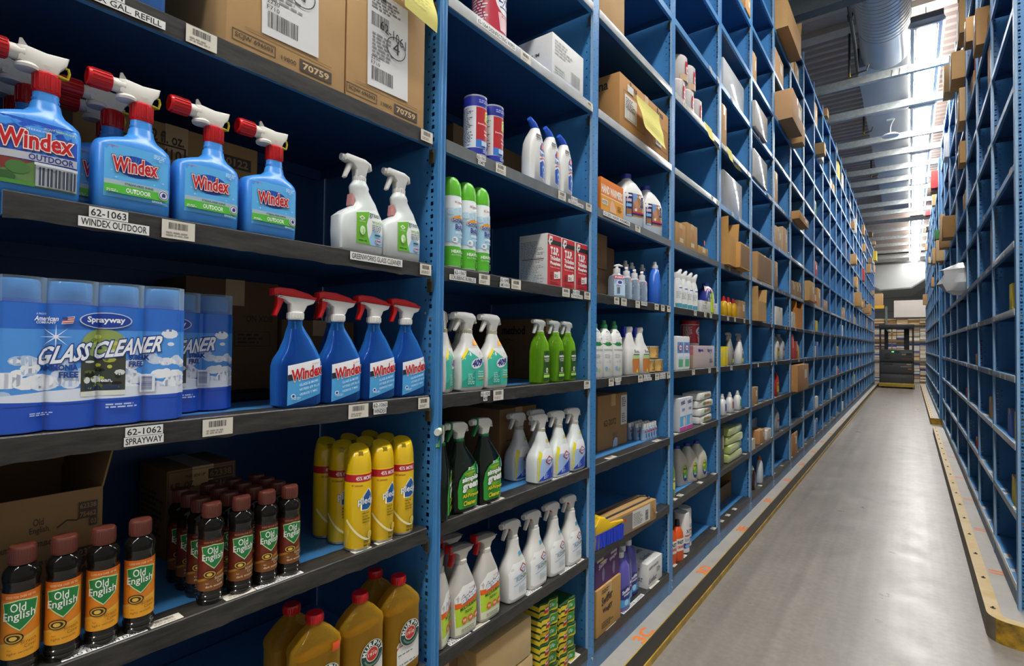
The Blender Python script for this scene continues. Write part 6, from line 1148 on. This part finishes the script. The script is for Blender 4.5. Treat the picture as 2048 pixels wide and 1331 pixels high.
put(tall_bottle, ('#5a7a2a', .19, .06, '#4a5a2a', .01, 'bottle', lambda g: (g.ell(0, .08, .024, .035, '#d8d85a'), g.text('Dawn', -.018, .09, .036, .012, '#2a3a7a', bold=.04)), 'cap', .7, GL('#7a9a3a', .5)), 2.99, .05, 'E', 'green dish soap bottle with yellow label by the post', 'bottle')
for y, sb, s in ((2.975, .045, 'left one'), (3.05, .03, 'right one')): put(tall_bottle, ('#d9561c', .2, .075, '#1c1c1e', .014, 'bottle', lambda g: (g.rect(-.03, .06, .032, .13, '#dcd8d2'), g.text('FAST', -.024, .1, .048, .018, '#2a2a2c', bold=.05), g.text('ORANGE', -.026, .075, .052, .016, '#c4471c', bold=.05)), 'cap', .65), y, sb, 'F', 'orange hand cleaner bottle with black cap, '+s, 'bottle', 'orange hand cleaner bottles', rot=-20)
def white_can():
    t = root('aerosol_can'); r = .05; MB().lathe([(r*.9, 0), (r, .004), (r, .16), (r*.97, .17), (r*.97, .225), (r*.9, .235), (.001, .236)], P('#d9d8d4', .4), 26).build('can_body', t)
    g = G(.35); g.rect(-.06, .03, .06, .06, '#2a4aa8'); g.text('X-14', -.01, .12, .045, .02, '#2a3a7a', bold=.04); g.rect(-.02, .1, .05, .108, '#c23a3a'); g.tiny(-.02, .07, .05, .02, 3, '#8a9098', 3); g.ell(0, .042, .02, .01, '#8ab0e0'); g.build('print', t, cylmap(r), span(-.06, .06, 8)); return t
for y, sb, s in ((3.20, .06, 'front left'), (3.31, .085, 'behind to the right')): put(white_can, (), y, sb, 'F', 'large white aerosol can with blue band, '+s, 'can', 'large white aerosol cans', rot=-20)
for i, y in enumerate((3.33, 3.45, 3.57)): put(jug, ('#14181a', .15, .29, 'jug', '#101214', lambda g: (g.rect(-.06, .08, .06, .12, '#2f6a72'), g.tiny(-.04, .09, .08, .02, 2, '#b0c8cc', 3))), y+.02, .24, 'F', 'black jug with teal label at the back, %s from the left' % ORD[i], 'jug', 'black jugs')
IT = [
 ('wrap', '#c9ccce', 'T1', 4.26, 0.59, 0.26, 0.032, 0.3, 'grey plastic wrapped bundle on a high shelf of the fifth bay'),
 ('box', '#b08a58', 'A0', 3.93, 0.12, 0.31, 0.012, 0.3, 'narrow brown carton beside the fourth post, above the grey wrapped panels'),
 ('wrap', '#b9bcbd', 'AA', 4.24, 0.53, 0.29, 0.032, 0.3, 'tall grey plastic wrapped panels standing in the fifth bay'),
 ('open', '#b98b4c', 'A', 4.03, 0.27, 0.21, -0.028, 0.32, 'light brown carton jutting over the shelf edge, left of an open one, fifth bay'),
 ('open2', '#b98b4c', 'A', 4.25, 0.31, 0.19, -0.058, 0.3, 'open sided brown carton jutting over the shelf edge by the fifth post'),
 ('bot', '#d0a01c', 'B', 4.06, 0.08, 0.12, 0.032, 0.06, 'yellow bottle with red cap, left of three'),
 ('bot', '#d0a01c', 'B', 4.18, 0.08, 0.13, 0.032, 0.06, 'yellow bottle with red cap, middle of three'),
 ('bot', '#d0a01c', 'B', 4.32, 0.11, 0.14, 0.032, 0.06, 'yellow bottle with red cap, right of three'),
 ('box', '#b08a58', 'B', 4.53, 0.23, 0.15, 0.032, 0.2, 'brown carton right of the three yellow bottles'),
 ('spr', '#8f8b84', 'C', 4.21, 0.14, 0.25, 0.042, 0.06, 'grey spray bottle, left of two in the fifth bay'),
 ('spr', '#d6d5d0', 'C', 4.5, 0.2, 0.26, 0.042, 0.06, 'white spray bottle with grey head, right of two in the fifth bay'),
 ('box', '#d9c41c', 'C', 3.93, 0.07, 0.13, 0.022, 0.1, 'yellow and black box against the fourth post'),
 ('box', '#d9c41c', 'C', 4.04, 0.1, 0.14, 0.022, 0.1, 'yellow and black box beside the grey spray bottles'),
 ('bot', '#dcdcda', 'D', 4.03, 0.16, 0.15, 0.032, 0.07, 'white bottle with blue vertical print, left of three'),
 ('bot', '#d9d8d6', 'D', 4.23, 0.16, 0.14, 0.032, 0.07, 'white bottle with red vertical print, middle of three'),
 ('bot', '#dcdedc', 'D', 4.46, 0.19, 0.15, 0.032, 0.07, 'white bottle with green vertical print, right of three'),
 ('box', '#55524f', 'E', 3.98, 0.08, 0.28, 0.032, 0.2, 'dark grey box left of the lime green packs'),
 ('open', '#8a6a44', 'F', 4.45, 0.4, 0.12, 0.142, 0.25, 'open brown carton with a pale flap at the bottom of the fifth bay'),
 ('box', '#b58a58', 'T3', 4.53, 0.17, 0.14, -0.008, 0.3, 'brown carton on the highest shelf in view, fifth bay'),
 ('box', '#b89464', 'T2', 4.85, 0.16, 0.25, 0.012, 0.3, 'tall thin tan carton at the left end of its shelf, sixth bay'),
 ('wrap', '#c0a87e', 'T1', 4.97, 0.47, 0.22, -0.018, 0.3, 'tan carton under loose clear wrap jutting out, sixth bay upper'),
 ('wrap', '#c0a47a', 'A0', 4.99, 0.52, 0.24, -0.008, 0.3, 'tan carton under loose clear wrap, sixth bay lower'),
 ('open2', '#a8804e', 'A', 5.18, 0.6, 0.24, -0.008, 0.35, 'big open fronted brown carton, sixth bay'),
 ('open', '#b08a52', 'B', 4.98, 0.32, 0.17, -0.028, 0.3, 'torn brown carton with a blue stick on top, sixth bay'),
 ('box', '#a0442e', 'B', 4.95, 0.14, 0.16, 0.032, 0.1, 'red and black box behind the torn carton'),
 ('box', '#b08a58', 'D', 4.95, 0.21, 0.15, 0.022, 0.15, 'small brown carton by the fifth post'),
 ('box', '#b58450', 'E', 5.18, 0.19, 0.12, 0.012, 0.15, 'small brown carton right of a black bin, sixth bay'),
 ('wrap', '#3c3a2c', 'E', 5.42, 0.29, 0.18, 0.142, 0.2, 'dark netted bundle behind the small carton, sixth bay'),
 ('box', '#cfcdc8', 'E', 5.47, 0.2, 0.09, 0.012, 0.15, 'white printed carton near the sixth post'),
 ('box', '#c9c2b0', 'E', 4.8, 0.12, 0.09, 0.002, 0.1, 'pale carton at the shelf edge by the fifth post'),
 ('can', '#c8d0d8', 'F', 5.25, 0.19, 0.24, 0.042, 0.06, 'spray can with orange cap at the bottom of the sixth bay'),
 ('bot', '#3a1a14', 'F', 4.96, 0.16, 0.2, 0.032, 0.06, 'dark brown bottle by the spray can with orange cap'),
 ('box', '#c29a6a', 'T3', 5.94, 0.43, 0.28, 0.012, 0.3, 'tan panel carton, seventh bay upper'),
 ('box', '#c3a27a', 'A0', 5.79, 0.15, 0.32, 0.012, 0.3, 'white and tan carton, seventh bay'),
 ('box', '#bfa07a', 'AA', 5.91, 0.31, 0.21, 0.012, 0.3, 'tan carton with orange mark, left of a pair, seventh bay'),
 ('box', '#bfa07a', 'AA', 6.27, 0.27, 0.27, 0.012, 0.3, 'tan carton with white slip, right of a pair, seventh bay'),
 ('box', '#b08a58', 'A', 5.74, 0.15, 0.26, 0.002, 0.3, 'tan carton standing just past the sixth post'),
 ('box', '#d4d2ce', 'B', 6.01, 0.34, 0.19, 0.022, 0.15, 'white carton with red print stacked above another'),
 ('jug', '#cfd0cc', 'C', 6.03, 0.27, 0.25, 0.042, 0.13, 'white jug with yellow label, left one in the seventh bay'),
 ('jug', '#b9bcc0', 'C', 6.32, 0.32, 0.26, 0.042, 0.13, 'white jug with pink label, right one in the seventh bay'),
 ('jug', '#b5302a', 'D', 6.01, 0.34, 0.28, 0.032, 0.14, 'grey jug with red and yellow label, seventh bay'),
 ('jug', '#8a9098', 'E', 6.02, 0.33, 0.31, 0.032, 0.14, 'grey jug with blue label, seventh bay'),
 ('box', '#a8825a', 'T2', 6.12, 0.6, 0.3, -0.128, 0.5, 'huge brown carton jutting far over the aisle'),
 ('open', '#b08a58', 'T4', 6.09, 0.78, 0.28, -0.108, 0.45, 'open brown carton stacked high, jutting over the aisle'),
 ('box', '#ad7f4a', 'A0', 6.91, 0.68, 0.09, -0.078, 0.4, 'brown carton jutting over the aisle, eighth bay'),
 ('cone', '#cfcdc6', 'AA', 6.76, 0.37, 0.07, -0.008, 0.14, 'white domed lid lying on a shelf, eighth bay'),
 ('box', '#9c7a52', 'A', 6.82, 0.2, 0.18, 0.022, 0.12, 'brown board roll, left of the upright row, eighth bay'),
 ('box', '#9c7a52', 'A', 7.09, 0.21, 0.19, 0.022, 0.12, 'brown board roll, middle of the upright row, eighth bay'),
 ('box', '#9c7a52', 'A', 7.28, 0.23, 0.2, 0.022, 0.12, 'brown board roll, right of the upright row, eighth bay'),
 ('box', '#c9c7c0', 'B', 6.78, 0.22, 0.18, 0.012, 0.12, 'white carton stack below the board rolls'),
 ('open', '#b8731f', 'B', 7.13, 0.43, 0.24, 0.002, 0.2, 'orange brown open carton beside white cartons, eighth bay'),
 ('box', '#c4281f', 'C', 6.78, 0.17, 0.29, 0.022, 0.1, 'tall red box by the seventh post'),
 ('box', '#a8322a', 'C', 7.04, 0.18, 0.21, 0.022, 0.1, 'shorter red box behind the tall red one'),
 ('bot', '#d0b03a', 'C', 7.24, 0.09, 0.19, 0.022, 0.06, 'yellow bottle beside the red boxes'),
 ('box', '#a97a48', 'D', 7.0, 0.78, 0.3, -0.058, 0.3, 'big brown carton at waist height, eighth bay'),
 ('box', '#a97a48', 'F', 6.87, 0.37, 0.25, 0.012, 0.2, 'tall brown carton at floor level, eighth bay'),
 ('open', '#9a7a50', 'E', 7.58, 0.2, 0.21, 0.042, 0.2, 'brown carton with raised flap, low in the eighth bay'),
 ('box', '#bd9660', 'A', 7.7, 0.43, 0.25, -0.058, 0.35, 'tan carton jutting out by the ninth post'),
 ('cone', '#d8301f', 'A', 7.92, 0.78, 0.07, -0.108, 0.05, 'bright red tube jutting over the aisle'),
]
# ================================================================ further bays
def wrapped(w, d, h, c):
    t = carton(w, d, h, c, None, None, None, False, 'wrapped_bundle')
    MB().box(-w/2-.003, w/2+.003, -d/2-.004, d/2+.003, -.0004, h+.003, GL('#dcdfe2', .72, .06), .008).build('plastic_wrap', t); return t
def sprayb(c):
    t = root('spray_bottle'); b = Bottle([(0, .046, .03, 4, 0), (.005, .05, .033, 4, 0), (.1, .049, .032, 3.4, 0), (.15, .03, .024, 2.4, 0), (.18, .02, .019, 2, 0)], 22); build_body(b, t, P(c, .4)); head(t, 0, .178, .95, body='#a9a59c')
    g = G(.4); g.rect(-.02, .02, .04, .045, '#c8d83a'); g.rect(-.02, .05, .04, .11, '#6a6478'); g.build('label', t, b.map(.0002), span(-.02, .04, 4)); return t
def cone(c, w, h):
    t = root('domed_lid'); MB().lathe([(w/2, 0), (w/2, .012), (w*.4, h*.7), (w*.2, h), (.001, h)], P(c, .45), 24).build('lid_body', t); return t
def tube_(c, w):
    t = root('tube'); MB().tube([(-w/2, 0, .04), (w/2, 0, .03)], [.04, .03], P(c, .35), 18).build('tube_body', t); return t
for kd, c, lev, y, w_, h, sb, d, lab in IT:
    s2 = sb+d/2
    if kd == 'box': put(carton, (w_, d, h, c, lambda g, w_=w_, h=h: g.rect(w_*.1, h*.45, w_*.34, h*.8, '#cfcac0')), y, s2, lev, lab, 'carton')
    elif kd == 'open': put(carton, (w_, d, min(h, .25), c, None, None, None, True, 'carton', .003, 1), y, s2, lev, lab, 'carton')
    elif kd == 'open2': put(carton, (w_, d, h, c, lambda g, w_=w_, h=h: g.rect(-w_*.42, h*.06, w_*.42, h*.94, '#7a5a34')), y, s2, lev, lab, 'carton')
    elif kd == 'wrap': put(wrapped, (w_, d, h, c), y, s2, lev, lab, 'bundle')
    elif kd == 'spr': put(sprayb, (c,), y, .05, lev, lab, 'bottle')
    elif kd == 'jug': put(jug, (c, .15, .28, 'jug', '#d8d8d4', lambda g: (g.rect(-.055, .04, .055, .14, '#c8b82a' if 'yellow' in lab else '#b8a8b0'), g.rect(-.04, .1, .04, .125, '#b02a2a'))), y, .09, lev, lab, 'jug')
    elif kd == 'cone' and 'tube' in lab: put(tube_, (c, .5), 7.92, -.02, lev, lab, 'tube')
    elif kd == 'cone': put(cone, (c, .2, .1), y, .12, lev, lab, 'lid')
    else:
        cap = '#d8641c' if kd == 'can' else '#c4222a' if 'red cap' in lab else '#c8c8c4'
        put(tall_bottle, (c, max(.12, min(h-.03, .22)), .085, cap, .012, 'bottle', (lambda g, q='#2a3f92' if 'blue' in lab else '#b03a3a' if 'red v' in lab else '#2a8a5a': g.rect(-.015, .03, .02, .12, q)) if 'print' in lab else None), y, .05, lev, lab, 'can' if kd == 'can' else 'bottle')
def soft_pack():
    t = root('soft_pack'); MB().box(-.2, .2, -.11, .11, 0, .062, P('#bccb52', .35, var=.2, vs=12, bump=.3, bs=25), .02).build('pack_body', t); MB().box(-.202, .202, -.112, .112, -.0004, .064, GL('#e2ecb8', .75, .08), .022).build('plastic_wrap', t); return t
for i in range(4): put(soft_pack, (), 4.30+.01*math.sin(2*i), .13, 'E', 'lime green soft pack in clear wrap, %s from the bottom' % ORD[i], 'pack', 'lime green soft packs', dz=.066*i, rot=3*math.sin(2.2*i))
R = random.Random(21)
TAN = ['#b8925f', '#b08a58', '#c3a274', '#a9814e']; MIX = ['#d8d6d0', '#c9cdd2', '#d0b83a', '#3a7a4a', '#b03a3a', '#d8d6d0', '#b08a58', '#4a6ab0']
USED = {(max(n for n in range(26) if U(n) <= q[3]), q[2]) for q in IT}
def simple_box(w, d, h, c): return carton(w, d, h, c, (lambda g: g.rect(w*.08, h*.5, w*.3, h*.8, '#d2cec6')) if w > .2 else None)
def fill(side, b, name, y0, w_, p_up, p_lo):
    for i, lv in enumerate(LO):
        if side == 'L' and (b, lv) in USED: continue
        hi = LV[LO[i+1]]-LV[lv]-.05 if i < 12 else .12
        if R.random() > (p_up if i > 4 else p_lo): continue
        n = 1 if i > 4 and R.random() < .6 else 2; x = R.uniform(.02, .1)
        for k in range(n):
            bw = R.choice((.18, .24, .3, .36)) if i > 4 else R.choice((.1, .14, .2)); 
            if x+bw > w_-.08: break
            bh = round(min(hi, R.choice((.16, .22, .28, .34)) if i > 4 else R.choice((.1, .16, .22))), 2); jut = R.choice((0, 0, .06, .12)) if i > 5 else 0
            c = R.choice(TAN if i > 4 and R.random() < .8 else MIX); d_ = .3 if i > 4 else .14
            nm = 'brown' if c in TAN else {'#d8d6d0': 'white', '#c9cdd2': 'pale grey', '#d0b83a': 'yellow', '#3a7a4a': 'green', '#b03a3a': 'red', '#4a6ab0': 'blue'}[c]
            yy = y0+x+bw/2
            put(simple_box, (bw, d_, bh, c), yy, d_/2+.015-jut, lv, '%s carton on the %s shelf up, %s, %s' % (nm, ORD[i], name, 'near end' if k == 0 else 'far end'), 'carton', 'cartons in the %s row' % ('left' if side == 'L' else 'right'), side=side)
            x += bw+R.uniform(.03, .12)
for b in range(2, 26): fill('L', b, '%s left bay' % ORD[b], U(b), BW, .36 if b > 3 else 0, .3 if b > 7 else 0)
for b in range(2, 6):
    for lv in ('T1', 'T3'):
        if R.random() < .5 and (b, lv) not in USED and b > 3: USED.add((b, lv))
for i in range(len(RB)-1): fill('R', i, '%s right bay' % ORD[i], RB[i], RB[i+1]-RB[i]-.03, .6, .5)
for i in range(9): fill('R', 20+i, '%s right bay past the gap' % ORD[i], FB[i], 1.17, .3, .1)
t = root('plastic_bag'); m = MB(); rr = random.Random(3)
m.loft([[(a*math.cos(q)*(1+.14*math.sin(5*q+z*40)), .8*a*math.sin(q)*(1+.1*math.cos(4*q)), z) for q in [2*PI*k/20 for k in range(20)]] for a, z in ((.12, 0), (.2, .04), (.24, .12), (.2, .22), (.22, .27), (.1, .34))], P('#d3d5d6', .3, bump=.5, bs=18)); m.build('bag', t)
t.location = (XR+.06, 7.45, LV['A']+.001); tag(t, 'crumpled white plastic bag bulging out of the right rack', 'bag')
tag(MB().tube([(.52, 3.50, PADZ+.03), (.75, 3.62, PADZ+.16)], .022, P('#c9964a', .6), 12).build('cardboard_tube'), 'tan cardboard tube lying on the right kerb end', 'tube')
